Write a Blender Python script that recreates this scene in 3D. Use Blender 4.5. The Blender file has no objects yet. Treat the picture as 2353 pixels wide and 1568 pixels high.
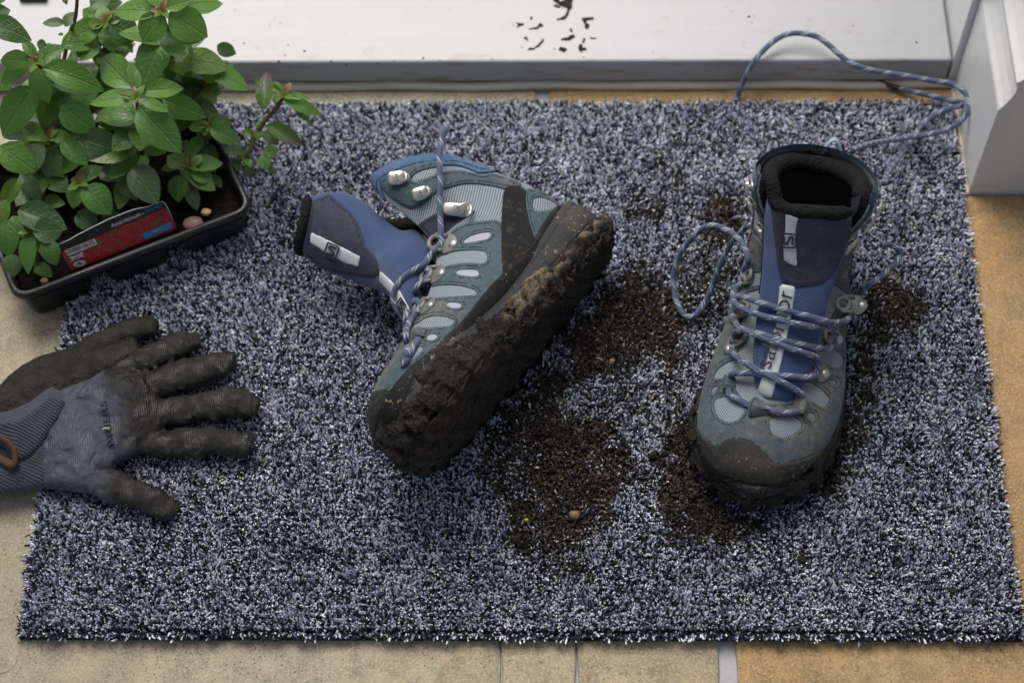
import bpy, bmesh, math, random
import numpy as np
from mathutils import Vector, Matrix
from mathutils.bvhtree import BVHTree
random.seed(7); RNG = np.random.default_rng(7)
sc = bpy.context.scene
COL = sc.collection

# ---------------------------------------------------------------- camera
CAM = np.array([.0181, -.4806, 1.3035]); PITCH, YAW, ROLL = 1.0556, .0345, -.0309
FOC = 4200.0                                  # focal length in units of a 2352 px wide picture
def _basis():
    f = np.array([0, math.cos(PITCH), -math.sin(PITCH)]); r = np.array([1., 0, 0]); u = np.cross(r, f)
    c, s = math.cos(YAW), math.sin(YAW); Z = np.array([[c, -s, 0], [s, c, 0], [0, 0, 1]])
    r, u, f = Z @ r, Z @ u, Z @ f
    c, s = math.cos(ROLL), math.sin(ROLL)
    return c * r + s * u, -s * r + c * u, f
RT, UP, FW = _basis()
cam_d = bpy.data.cameras.new('camera'); cam = bpy.data.objects.new('camera', cam_d); COL.objects.link(cam)
cam_d.sensor_width = 36; cam_d.lens = 36 * FOC / 2352; cam_d.clip_start = .05; cam_d.clip_end = 200
cam.matrix_world = Matrix(((RT[0], UP[0], -FW[0], CAM[0]), (RT[1], UP[1], -FW[1], CAM[1]), (RT[2], UP[2], -FW[2], CAM[2]), (0, 0, 0, 1)))
cam_d.dof.use_dof = True; cam_d.dof.focus_distance = 1.40; cam_d.dof.aperture_fstop = 4.5
sc.camera = cam
# ---------------------------------------------------------------- sky, sun, exposure
SUN_EL, SUN_AZ = math.radians(64), math.radians(-24)       # azimuth from +y towards +x
world = bpy.data.worlds.new('World'); sc.world = world; world.use_nodes = True
nt = world.node_tree; nt.nodes.clear()
sky = nt.nodes.new('ShaderNodeTexSky'); sky.sky_type = 'NISHITA'; sky.sun_disc = False
sky.sun_elevation = SUN_EL; sky.sun_rotation = SUN_AZ; sky.air_density = 1.0; sky.dust_density = 5.0; sky.ozone_density = 1.0
bg = nt.nodes.new('ShaderNodeBackground'); bg.inputs[1].default_value = .063
wo = nt.nodes.new('ShaderNodeOutputWorld'); nt.links.new(sky.outputs[0], bg.inputs[0]); nt.links.new(bg.outputs[0], wo.inputs[0])
sun_d = bpy.data.lights.new('sun', 'SUN'); sun_d.energy = 2.55; sun_d.angle = math.radians(50); sun_d.color = (1, .97, .93)
sun = bpy.data.objects.new('sun', sun_d); COL.objects.link(sun)
sdir = Vector((math.sin(SUN_AZ) * math.cos(SUN_EL), math.cos(SUN_AZ) * math.cos(SUN_EL), math.sin(SUN_EL)))
sun.rotation_euler = sdir.to_track_quat('Z', 'Y').to_euler(); sun.location = sdir * 5
sc.view_settings.view_transform = 'Standard'; sc.view_settings.look = 'None'; sc.view_settings.gamma = 1
sc.view_settings.exposure = 0.45
sc.cycles.max_bounces = 6; sc.cycles.diffuse_bounces = 3; sc.cycles.transparent_max_bounces = 4

# ---------------------------------------------------------------- measuring helpers
VIEW = {'P': (0, 0, 1.36947), 'A': (880, 360, .4719), 'B': (1100, 800, .4464), 'C': (2050, 400, .41456), 'D': (2050, 950, .4464),
        'E': (0, 0, .44624), 'F': (0, 500, .3825), 'G': (0, 950, .4782), 'H': (2200, 0, .4339)}
def vp(v, x, y):                               # a survey point, read off a detail view, in picture units
    a, b, k = VIEW[v]; return (a + k * x) / 1.36947, (b + k * y) / 1.36947
def poly(v, pts):
    out = []
    for p in pts:
        if isinstance(p, str): v = p
        else: out.append(vp(v, *p))
    return np.array(out)
def smoothpoly(q, it=2):
    for _ in range(it):
        n_ = np.roll(q, -1, 0); q = np.stack([.8 * q + .2 * n_, .2 * q + .8 * n_], 1).reshape(-1, 2)
    return q
def ray(px, py):
    d = FW + RT * ((px - 1176) / FOC) - UP * ((py - 783.9) / FOC); return d / np.linalg.norm(d)
def at(px, py, z):                             # the point at height z seen there
    d = ray(px, py); return CAM + d * ((z - CAM[2]) / d[2])
def atv(v, x, y, z): return at(*vp(v, x, y), z)
def proj(P):
    d = P - CAM; z = d @ FW
    return np.stack([1176 + FOC * (d @ RT) / z, 783.9 - FOC * (d @ UP) / z], -1)
PPM = 2990.0                                   # picture units per metre near the ground
def sdf_poly(p, q):                            # signed distance to polygon q, positive inside
    p = np.asarray(p); sh = p.shape[:-1]; p = p.reshape(-1, 2)
    d = np.full(len(p), 1e18); ins = np.zeros(len(p), bool)
    for a, b in zip(q, np.roll(q, -1, 0)):
        e = b - a; w = p - a
        t = np.clip((w @ e) / max(e @ e, 1e-12), 0, 1)
        r = w - t[:, None] * e; d = np.minimum(d, (r * r).sum(1))
        c = ((a[1] > p[:, 1]) != (b[1] > p[:, 1]))
        with np.errstate(divide='ignore', invalid='ignore'):
            xx = (b[0] - a[0]) * (p[:, 1] - a[1]) / (b[1] - a[1]) + a[0]
        ins ^= c & (p[:, 0] < xx)
    d = np.sqrt(d); return np.where(ins, d, -d).reshape(sh)
def vnoise(P, s, seed=0):                      # smooth value noise in 3-D, 0..1
    P = np.asarray(P) * s; i = np.floor(P).astype(np.int64); f = P - i; f = f * f * (3 - 2 * f)
    def h(a):
        n = (a[..., 0] * 374761393 + a[..., 1] * 668265263 + a[..., 2] * 2147483647 + seed * 144665) & 0xffffffff
        n = ((n ^ (n >> 13)) * 1274126177) & 0xffffffff
        return ((n ^ (n >> 16)) & 0xffff) / 65535.
    r = 0
    for dx in (0, 1):
        for dy in (0, 1):
            for dz in (0, 1):
                w = (f[..., 0] if dx else 1 - f[..., 0]) * (f[..., 1] if dy else 1 - f[..., 1]) * (f[..., 2] if dz else 1 - f[..., 2])
                r = r + w * h(i + np.array([dx, dy, dz]))
    return r
def fbm(P, s, seed=0, o=3):
    return sum(vnoise(P, s * 2 ** k, seed + k) / 2 ** k for k in range(o)) / sum(1 / 2 ** k for k in range(o))
def sstep(a, b, x):
    t = np.clip((x - a) / (b - a), 0, 1); return t * t * (3 - 2 * t)

# ---------------------------------------------------------------- objects
def tag(o, label=None, cat=None, group=None, kind=None):
    for k, v in (('label', label), ('category', cat), ('group', group), ('kind', kind)):
        if v: o[k] = v
    return o
def link(o, parent=None):
    COL.objects.link(o)
    if parent: o.parent = parent
    return o
def empty(name, loc=(0, 0, 0), M=None):
    o = bpy.data.objects.new(name, None); o.empty_display_size = .02; link(o)
    if M is not None: o.matrix_world = M
    else: o.location = loc
    return o
def mesh(name, V, F, mat, parent=None, smooth=True, uv=None, attrs=None, mats=None, fm=None):
    me = bpy.data.meshes.new(name)
    V = np.asarray(V, float)
    if isinstance(F, np.ndarray):
        n, k = F.shape; me.vertices.add(len(V)); me.vertices.foreach_set('co', V.ravel())
        me.loops.add(n * k); me.loops.foreach_set('vertex_index', F.astype(np.int32).ravel())
        me.polygons.add(n); me.polygons.foreach_set('loop_start', np.arange(0, n * k, k, dtype=np.int32))
        me.update(calc_edges=True); me.validate()
    else:
        me.from_pydata(V.tolist(), [], F)
    if smooth: me.polygons.foreach_set('use_smooth', np.ones(len(me.polygons), bool))
    for m in (mats or [mat]): me.materials.append(m)
    if fm is not None: me.polygons.foreach_set('material_index', np.asarray(fm, np.int32))
    if uv is not None:
        L = me.uv_layers.new(name='UVMap'); li = np.empty(len(me.loops), np.int32); me.loops.foreach_get('vertex_index', li)
        L.data.foreach_set('uv', np.asarray(uv, np.float32)[li].ravel())
    for k, a in (attrs or {}).items():
        me.attributes.new(k, 'FLOAT', 'POINT').data.foreach_set('value', np.asarray(a, np.float32))
    return link(bpy.data.objects.new(name, me), parent)
def gridfaces(n, m, wrap=False):
    i, j = np.meshgrid(np.arange(n - 1), np.arange(m if wrap else m - 1), indexing='ij'); j2 = (j + 1) % m
    return np.stack([i * m + j, (i + 1) * m + j, (i + 1) * m + j2, i * m + j2], -1).reshape(-1, 4)
def bevel(o, w, seg=2, ang=35):
    b = o.modifiers.new('bevel', 'BEVEL'); b.width = w; b.segments = seg; b.limit_method = 'ANGLE'; b.angle_limit = math.radians(ang); return o
def box(name, lo, hi, mat, parent=None, bw=0):
    x0, y0, z0 = lo; x1, y1, z1 = hi
    V = [(x0, y0, z0), (x1, y0, z0), (x1, y1, z0), (x0, y1, z0), (x0, y0, z1), (x1, y0, z1), (x1, y1, z1), (x0, y1, z1)]
    F = [(3, 2, 1, 0), (4, 5, 6, 7), (0, 1, 5, 4), (1, 2, 6, 5), (2, 3, 7, 6), (3, 0, 4, 7)]
    o = mesh(name, V, F, mat, parent, smooth=False)
    return bevel(o, bw) if bw else o
def prism(name, pts, z0, z1, mat, parent=None, bw=0):          # plan outline -> upright prism
    n = len(pts); V = [(p[0], p[1], z0) for p in pts] + [(p[0], p[1], z1) for p in pts]
    F = [list(range(n - 1, -1, -1)), list(range(n, 2 * n))] + [(i, (i + 1) % n, n + (i + 1) % n, n + i) for i in range(n)]
    o = mesh(name, V, F, mat, parent, smooth=False)
    return bevel(o, bw) if bw else o
def spline(P, n):
    P = np.asarray(P, float)
    d = np.r_[0, np.cumsum(np.linalg.norm(np.diff(P, axis=0), axis=1) ** .5)]
    # centripetal-like resampling through Catmull-Rom on the index
    t = np.interp(np.linspace(0, d[-1], n), d, np.arange(len(P))); return cr(P, t)
def cr(A, t):
    n = len(A); i = np.clip(np.floor(t).astype(int), 0, n - 2); u = (t - i)[:, None]
    g = lambda k: A[np.clip(k, 0, n - 1)]
    p0, p1, p2, p3 = g(i - 1), g(i), g(i + 1), g(i + 2)
    p0 = np.where((i == 0)[:, None], 2 * p1 - p2, p0); p3 = np.where((i == n - 2)[:, None], 2 * p2 - p1, p3)
    return p1 + .5 * u * (p2 - p0 + u * (2 * p0 - 5 * p1 + 4 * p2 - p3 + u * (3 * (p1 - p2) + p3 - p0)))
def tube_geo(P, r, m=10, ex=1.0):
    P = np.asarray(P, float); n = len(P); r = np.broadcast_to(np.asarray(r, float), (n,))
    T = np.gradient(P, axis=0); T /= np.linalg.norm(T, axis=1, keepdims=True) + 1e-12
    nrm = np.cross(T[0], [0.3, .2, 1.]); nrm /= np.linalg.norm(nrm); NN = []
    for k in range(n):
        nrm = nrm - T[k] * (nrm @ T[k]); nrm /= np.linalg.norm(nrm) + 1e-12; NN.append(nrm)
    NN = np.array(NN); BB = np.cross(T, NN); a = np.linspace(0, 2 * np.pi, m, endpoint=False)
    V = P[:, None] + r[:, None, None] * (np.cos(a)[None, :, None] * NN[:, None] + ex * np.sin(a)[None, :, None] * BB[:, None])
    s = np.r_[0, np.cumsum(np.linalg.norm(np.diff(P, axis=0), axis=1))]
    uv = np.stack(np.broadcast_arrays(s[:, None], (a / (2 * np.pi))[None]), -1).reshape(-1, 2)
    V = V.reshape(-1, 3); F = gridfaces(n, m, True)[:, ::-1].tolist(); k = len(V)
    V = np.vstack([V, P[0], P[-1]]); uv = np.vstack([uv, uv[0], uv[-1]])
    F += [(k, (j + 1) % m, j) for j in range(m)] + [(k + 1, (n - 1) * m + j, (n - 1) * m + (j + 1) % m) for j in range(m)]
    return V, F, uv
def tube(name, P, r, mat, parent=None, m=10, inv=None, **k):
    V, F, uv = tube_geo(P, r, m)
    if inv is not None: V = V @ inv[:3, :3].T + inv[:3, 3]
    return mesh(name, V, F, mat, parent, uv=uv, **k)
def join_geo(parts):
    V, F, k = [], [], 0
    for v, f in parts:
        V.append(np.asarray(v, float)); F += [tuple(int(i) + k for i in q) for q in f]; k += len(v)
    return np.vstack(V), F

def nets(f, lo, h, it=3):                      # surface nets: field f > 0 inside, sampled from lo with step h
    n = f.shape; s = f > 0
    cnt = np.zeros(tuple(k - 1 for k in n), int); acc = np.zeros(cnt.shape + (3,)); num = np.zeros(cnt.shape)
    base = np.stack(np.meshgrid(*[np.arange(k - 1) for k in n], indexing='ij'), -1).astype(float)
    sl = lambda o: tuple(slice(o[a], n[a] - 1 + o[a]) for a in range(3))
    offs = [(a, b, c) for a in (0, 1) for b in (0, 1) for c in (0, 1)]
    for o in offs:
        for ax in range(3):
            if o[ax]: continue
            o2 = list(o); o2[ax] = 1; A, B = f[sl(o)], f[sl(o2)]; cr_ = (A > 0) != (B > 0)
            t = np.where(cr_, A / np.where(cr_, A - B, 1), 0)
            p = np.array(o, float) + 0 * base; p[..., ax] = t
            acc += np.where(cr_[..., None], p, 0); num += cr_
    act = num > 0; idx = -np.ones(cnt.shape, int); idx[act] = np.arange(act.sum())
    V = (base[act] + acc[act] / num[act][:, None]) * h + np.asarray(lo)
    Fs = []
    for ax in range(3):
        b, c = (ax + 1) % 3, (ax + 2) % 3
        A = np.take(s, range(0, n[ax] - 1), ax); B = np.take(s, range(1, n[ax]), ax); ch = A != B
        I = np.argwhere(ch); I = I[(I[:, b] > 0) & (I[:, c] > 0) & (I[:, b] < n[b] - 1) & (I[:, c] < n[c] - 1)]
        def at_(db, dc):
            J = I.copy(); J[:, b] -= db; J[:, c] -= dc; return idx[J[:, 0], J[:, 1], J[:, 2]]
        q = np.stack([at_(1, 1), at_(0, 1), at_(0, 0), at_(1, 0)], 1)
        up = A[tuple(I.T)]; q = np.where(up[:, None], q, q[:, ::-1]); Fs.append(q)
    F = np.vstack(Fs); F = F[(F >= 0).all(1)]
    for _ in range(it):
        S = np.zeros_like(V); c = np.zeros(len(V))
        for a, b in ((0, 1), (1, 2), (2, 3), (3, 0)):
            np.add.at(S, F[:, a], V[F[:, b]]); np.add.at(c, F[:, a], 1); np.add.at(S, F[:, b], V[F[:, a]]); np.add.at(c, F[:, b], 1)
        V = .5 * V + .5 * S / np.maximum(c, 1)[:, None]
    return V, F

# ---------------------------------------------------------------- materials
class MT:
    def __init__(s, name, **kw):
        s.m = bpy.data.materials.new(name); s.m.use_nodes = True; s.t = s.m.node_tree; s.t.nodes.clear()
        s.b = s.t.nodes.new('ShaderNodeBsdfPrincipled'); o = s.t.nodes.new('ShaderNodeOutputMaterial')
        s.t.links.new(s.b.outputs[0], o.inputs[0]); s.tc = s.t.nodes.new('ShaderNodeTexCoord')
        s.set(**kw)
    def set(s, **kw):
        nm = dict(col='Base Color', rough='Roughness', metal='Metallic', spec='Specular IOR Level', sheen='Sheen Weight', coat='Coat Weight', coatr='Coat Roughness', sub='Subsurface Weight', trans='Transmission Weight', normal='Normal')
        for k, v in kw.items(): s.put(s.b.inputs[nm[k]], v)
        return s
    def put(s, i, v):
        if isinstance(v, bpy.types.NodeSocket): s.t.links.new(v, i)
        elif isinstance(v, (tuple, list)) and len(v) == 3 and i.type == 'RGBA': i.default_value = (*v, 1)
        else: i.default_value = v
    def n(s, typ, ins=None, out=0, **props):
        x = s.t.nodes.new('ShaderNode' + typ)
        for k, v in props.items(): setattr(x, k, v)
        for k, v in (ins or {}).items(): s.put(x.inputs[k], v)
        return x.outputs[out]
    def obj(s): return s.tc.outputs['Object']
    def uv(s): return s.tc.outputs['UV']
    def attr(s, name): return s.n('Attribute', attribute_name=name, out=2)
    def scale(s, v, k): return s.n('Mapping', {0: v, 3: k if isinstance(k, tuple) else (k, k, k)})
    def noise(s, sc_, det=3, rough=.55, vec=None, dist=0): return s.n('TexNoise', {'Vector': vec or s.obj(), 'Scale': sc_, 'Detail': det, 'Roughness': rough, 'Distortion': dist})
    def vor(s, sc_, vec=None, feat='F1'): return s.n('TexVoronoi', {'Vector': vec or s.obj(), 'Scale': sc_}, feature=feat)
    def ramp(s, f, stops):
        x = s.t.nodes.new('ShaderNodeValToRGB'); s.put(x.inputs[0], f); e = x.color_ramp.elements
        while len(e) < len(stops): e.new(.5)
        for k, (p, c) in enumerate(stops): e[k].position = p; e[k].color = (*c, 1) if len(c) == 3 else c
        return x.outputs[0]
    def f(s, v, a, b, lo=0., hi=1.): return s.n('MapRange', {0: v, 1: a, 2: b, 3: lo, 4: hi})
    def mix(s, f, a, b, mode='MIX'):
        x = s.t.nodes.new('ShaderNodeMix'); x.data_type = 'RGBA'; x.blend_type = mode
        s.put(x.inputs[0], f); s.put(x.inputs[6], a); s.put(x.inputs[7], b); return x.outputs[2]
    def math(s, op, a, b=0.): return s.n('Math', {0: a, 1: b}, operation=op)
    def bump(s, h, st=.5, d=.001): s.set(normal=s.n('Bump', {'Strength': st, 'Distance': d, 'Height': h})); return s
def simple(name, col, rough=.6, **k): return MT(name, col=col, rough=rough, **k).m

# white paint of the joinery: brush marks, faint scuffs
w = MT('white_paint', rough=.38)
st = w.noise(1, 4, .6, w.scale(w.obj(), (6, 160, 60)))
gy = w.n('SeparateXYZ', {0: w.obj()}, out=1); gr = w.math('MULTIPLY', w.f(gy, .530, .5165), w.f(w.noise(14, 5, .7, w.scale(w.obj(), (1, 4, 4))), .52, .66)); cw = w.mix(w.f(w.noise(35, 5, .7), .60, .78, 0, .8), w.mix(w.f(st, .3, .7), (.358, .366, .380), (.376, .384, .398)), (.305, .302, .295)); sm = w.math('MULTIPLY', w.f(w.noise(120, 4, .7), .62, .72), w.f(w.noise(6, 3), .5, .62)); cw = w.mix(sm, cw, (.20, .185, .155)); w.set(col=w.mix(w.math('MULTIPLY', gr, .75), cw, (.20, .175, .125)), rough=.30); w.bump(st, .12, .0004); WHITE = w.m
w = MT('trim_paint', rough=.38); st = w.noise(1, 4, .6, w.scale(w.obj(), (90, 90, 5)))
w.set(col=w.mix(w.f(st, .3, .7), (.77, .77, .75), (.82, .82, .80))); w.bump(st, .3, .0006); TRIM = w.m
CAULK = simple('caulk', (.62, .58, .50), .7)
MUDM = MT('mud_dry_wet'); dry = MUDM.attr('dry'); n1 = MUDM.noise(220, 5, .65); n2 = MUDM.noise(900, 3, .6)
c1 = MUDM.mix(MUDM.f(MUDM.math('ADD', MUDM.math('MULTIPLY', n1, .5), MUDM.math('MULTIPLY', MUDM.noise(28, 4, .65), .5)), .40, .62), (.006, .0048, .004), (.046, .035, .025)); c2 = MUDM.mix(MUDM.f(n1, .3, .7), (.12, .092, .062), (.34, .28, .205))
MUDM.set(col=MUDM.mix(dry, c1, c2), rough=MUDM.f(MUDM.math('ADD', dry, n2), .36, .6, .3, .85), spec=MUDM.f(n2, .60, .38, .1, .8)); MUDM.bump(MUDM.math('ADD', MUDM.math('MULTIPLY', n1, 1.4), MUDM.math('MULTIPLY', n2, .6)), 1., .0034); MUD = MUDM.m
# ================================================================ overlays on a parametrised surface
def march(P, f, h, uvg, N=None, base=0., rnd=.0012, attr=None):
    """the part of grid surface P where f > 0, raised by h along N, with a rim wall down to the surface"""
    n, m = f.shape
    if N is None: N = np.zeros_like(P); N[..., 2] = 1
    if attr is None: attr = f
    Pf, Nf, ff, af = P.reshape(-1, 3), N.reshape(-1, 3), f.ravel(), attr.ravel()
    uf = uvg.reshape(-1, 2) if uvg is not None else np.zeros((n * m, 2))
    c = gridfaces(n, m); ins = ff > 0; k = ins[c].sum(1)
    full = c[k == 4]; part = c[(k > 0) & (k < 4)]
    used = np.zeros(n * m, int) - 1; ids = np.unique(np.r_[full.ravel(), part[ins[part]].ravel()]) if len(full) or len(part) else np.zeros(0, int)
    used[ids] = np.arange(len(ids))
    V = [Pf[ids]]; NN = [Nf[ids]]; D = [ff[ids]]; AT = [af[ids]]; U = [uf[ids]]
    F = [tuple(q) for q in used[full].tolist()]
    ed = {}; eV = []; eN = []; eU = []; base_i = len(ids); rim = []
    for q in part.tolist():
        poly_, cross = [], []
        for a, b in zip(q, q[1:] + q[:1]):
            if ins[a]: poly_.append(int(used[a]))
            if ins[a] != ins[b]:
                key = (a, b) if a < b else (b, a)
                if key not in ed:
                    t = ff[key[0]] / (ff[key[0]] - ff[key[1]]); t = min(max(t, .02), .98)
                    ed[key] = base_i + len(eV); eV.append(Pf[key[0]] * (1 - t) + Pf[key[1]] * t); eN.append(Nf[key[0]] * (1 - t) + Nf[key[1]] * t); eU.append(uf[key[0]] * (1 - t) + uf[key[1]] * t)
                poly_.append(ed[key]); cross.append((ed[key], ins[a]))
        if len(poly_) > 2: F.append(tuple(poly_))
        for i in range(len(cross)):
            a, b = cross[i], cross[(i + 1) % len(cross)]
            if a[1] and not b[1]: rim.append((a[0], b[0]))
    if eV:
        V.append(np.array(eV)); NN.append(np.array(eN)); U.append(np.array(eU)); D.append(np.zeros(len(eV))); AT.append(np.zeros(len(eV)))
    V = np.vstack(V); NN = np.vstack(NN); U = np.vstack(U); D = np.concatenate(D); AT = np.concatenate(AT)
    if not len(V): return V, F, U, AT
    hh = base + h * (.55 + .45 * sstep(0, rnd, D)); top = V + NN * hh[:, None]
    if eV:
        lowv = np.array(eV) - np.array(eN) * .0012; k0 = len(top)
        F += [(b, a, k0 + a - base_i, k0 + b - base_i) for a, b in rim]
        top = np.vstack([top, lowv]); U = np.vstack([U, np.array(eU)]); AT = np.r_[AT, np.zeros(len(eV))]
    return top, F, U, AT
def normals(P, flip=False):
    a = np.gradient(P, axis=0); b = np.gradient(P, axis=1); n = np.cross(a, b); l = np.linalg.norm(n, axis=-1, keepdims=True)
    n = n / np.maximum(l, 1e-12); return -n if flip else n
# ================================================================ floor: stone tiles with sunk joints
def tile_mat(name, base, warm, speck, seed):
    m = MT(name); p = m.scale(m.obj(), 1.0)
    ob = m.n('VectorMath', {0: m.obj(), 1: (seed * 3.1, seed * 1.7, seed)}, operation='ADD')
    big = m.noise(5.5, 5, .6, ob, .6); mid = m.noise(38, 6, .7, ob); fine = m.noise(520, 3, .7, ob); sp = m.vor(300, ob)
    c = m.mix(m.f(big, .4, .62), base, warm); c = m.mix(m.f(mid, .40, .70), c, tuple(x * .58 for x in base)); c = m.mix(m.f(m.noise(11, 6, .7, ob, 1.2), .55, .66, 0, .6), c, tuple(x * y for x, y in zip(base, (.80, .72, .60))))
    c = m.mix(m.f(fine, .48, .72), c, tuple(min(1, x * 1.45) for x in base)); c = m.mix(m.f(m.noise(210, 3, .7, ob), .58, .70, 0, .7), c, tuple(x * .45 for x in base))
    dots = m.math('MULTIPLY', m.f(sp, .24, .10), m.f(m.noise(20, 3, .6, ob), .44, .56)); c = m.mix(dots, c, speck)
    m.set(col=c, rough=m.f(mid, .3, .7, .55, .8), spec=.35)
    m.bump(m.math('ADD', m.math('MULTIPLY', mid, 1.6), m.math('ADD', m.math('MULTIPLY', fine, .35), m.math('MULTIPLY', big, 2.))), .8, .0022); return m.m
T_GREY = tile_mat('stone_grey', (.455, .415, .31), (.51, .43, .285), (.06, .055, .05), 1)
T_BUFF = tile_mat('stone_buff', (.46, .39, .275), (.52, .40, .235), (.10, .08, .06), 2)
T_OCHRE = tile_mat('stone_ochre', (.46, .325, .17), (.50, .30, .125), (.13, .09, .05), 3)
gm = MT('grout', rough=.9); gn = gm.noise(260, 4); gm.set(col=gm.mix(gn, (.40, .41, .42), (.56, .57, .58))); gm.bump(gn, .6, .001)
GROUT = gm.m
floor = mesh('floor', [(-14, -14, -.0035), (14, -14, -.0035), (14, .60, -.0035), (-14, .60, -.0035)], [(0, 1, 2, 3)], GROUT, smooth=False); tag(floor, kind='structure')
def tile(pts, mat, seed, z=0.):
    pts = np.array(pts, float); r = random.Random(seed); out = []
    for a, b in zip(pts, np.roll(pts, -1, 0)):                        # slightly wandering riven edges
        L = np.linalg.norm(b - a); k = max(2, int(L / .02)); nrm = np.array([-(b - a)[1], (b - a)[0]]) / L
        for i in range(k): out.append(a + (b - a) * i / k + nrm * ((.0011 * math.sin(i * .55 + seed) + r.uniform(-.0004, .0004)) if i else 0))
    return prism('tile', out, -.02, z, mat, floor, .0018)
# joints: a near-upright one at x ~ .15 below the mat, one at x ~ .02 above; the buff stone has cracked across
tile([(-.72, -.34), (-.0165, -.34), (-.0135, -.02), (-.017, .40), (-.72, .40)], T_GREY, 1)
tile([(-.0155, -.34), (.0405, -.34), (.0425, -.02), (.04, .40), (-.016, .40), (-.0125, -.02)], T_BUFF, 6, .0006)
tile([(.0415, -.34), (.1485, -.34), (.1485, .40), (.041, .40), (.0437, -.02)], T_BUFF, 7, .0002)
tile([(.161, -.34), (.80, -.34), (.80, .40), (.161, .40)], T_OCHRE, 2, .0004)
tile([(-.72, .41), (.011, .41), (.011, .59), (-.72, .59)], T_GREY, 3, -.0003)
tile([(.023, .41), (.80, .41), (.80, .59), (.023, .59)], T_OCHRE, 4)
for k, (x0, y0, x1, y1) in enumerate([(-1.4, -.34, -.73, .25), (-1.4, .26, -.73, .59), (.81, -.34, 1.5, .2), (.81, .21, 1.5, .59), (-.9, -.95, -.2, -.35), (-.19, -.95, .5, -.35), (.51, -.95, 1.2, -.35), (-1.6, -.95, -.91, -.35)]):
    tile([(x0, y0), (x1, y0), (x1, y1), (x0, y1)], (T_GREY, T_BUFF, T_OCHRE)[(k * 2) % 3], 20 + k)
# cracks and riven ledges in the stone: real flakes that stand a little proud
def flake(pts, mat, h, seed):
    q = spline(np.array([(*at(x, y, 0)[:2], 0) for x, y in pts] + [(*at(*pts[0], 0)[:2], 0)]), len(pts) * 7)[:-1, :2]
    q = q + RNG.normal(0, .0004, q.shape)
    c = q.mean(0); n = len(q); V = [(*p, .0002) for p in q] + [(*(c + (p - c) * .97), h) for p in q] + [(*(c + (p - c) * .9), h * .8) for p in q]
    F = [(i, (i + 1) % n, n + (i + 1) % n, n + i) for i in range(n)] + [(n + i, n + (i + 1) % n, 2 * n + (i + 1) % n, 2 * n + i) for i in range(n)] + [list(range(2 * n, 3 * n))]
    return mesh('stone_flake', V, F, mat, floor)
flake([(1480, 1500), (1530, 1510), (1590, 1550), (1600, 1600), (1530, 1620), (1470, 1560)], T_BUFF, .0010, 2)
flake([(812, 1482), (835, 1525), (880, 1548), (900, 1600), (830, 1630), (740, 1600), (730, 1520)], T_GREY, .0006, 3)
flake([(1060, 1486), (1010, 1540), (990, 1600), (1060, 1630), (1130, 1600), (1140, 1490)], T_BUFF, .0005, 8)
flake([(0, 1480), (40, 1500), (20, 1540), (-60, 1560), (-90, 1500)], T_GREY, .0007, 4)
flake([(490, 1500), (510, 1530), (495, 1600), (400, 1620), (330, 1590), (400, 1520)], T_GREY, .0005, 5)

# ================================================================ doorstep and door frame
step = empty('doorstep', (0, .75, 0)); tag(step, 'white painted wooden doorstep behind the mat with muddy footprints on it', 'doorstep')
SY, SH, SX = .5165, .0365, .3735
def rel(o, root): o.location -= root.location; return o
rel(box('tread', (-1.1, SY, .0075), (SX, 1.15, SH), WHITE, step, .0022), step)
V, F, uv = tube_geo(np.array([(x, SY - .0008 + .0006 * math.sin(x * 37), .0035 + .0007 * math.sin(x * 53 + 1)) for x in np.linspace(-1.1, .3835, 160)]), .0042, 8)
rel(mesh('sealant_bead', V, F, CAULK, step, uv=uv), step)
dark = simple('bar_dark', (.03, .03, .035), .5)
rel(box('weather_bar', (*at(45, 6, SH)[:2], SH - .001), (at(110, -6, SH)[0], at(110, -30, SH)[1], SH + .006), dark, step, .001), step)
frame = empty('door_frame', (.5, .5, 0)); tag(frame, 'white painted door jamb with moulded plinth block beside the mat', 'door frame')
def fr(o): return rel(o, frame)
fr(box('jamb', (SX + .002, SY + .0015, -.004), (.46, 1.2, 2.1), TRIM, frame, .0015))
fr(box('jamb_bead', (SX - .012, SY + .16, SH + .001), (SX + .0015, SY + .19, 2.1), TRIM, frame, .004))
pz = [(.3815, -.004), (.3815, .116), (.3822, .119), (.3850, .124), (.3885, .133), (.3905, .142), (.3905, .149), (.3885, .1505), (.3885, .153), (.3935, .158), (.3990, .166), (.4015, .176), (.4015, .182), (.405, .186), (.56, .186), (.56, -.004)]
n = len(pz); y0, y1 = .4015, SY + .001
V = [(x, y0, z) for x, z in pz] + [(x, y1, z) for x, z in pz]
fr(bevel(mesh('plinth_block', V, [list(range(n)), list(range(2 * n - 1, n - 1, -1))] + [(i, n + i, n + (i + 1) % n, (i + 1) % n) for i in range(n)], TRIM, frame, smooth=False), .0009))
V, F, uv = tube_geo(np.array([(.3808 + .0005 * math.sin(y * 70), y, .0008) for y in np.linspace(.4, SY, 50)]), .0017, 8)
fr(mesh('plinth_sealant', V, F, CAULK, frame))
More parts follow.
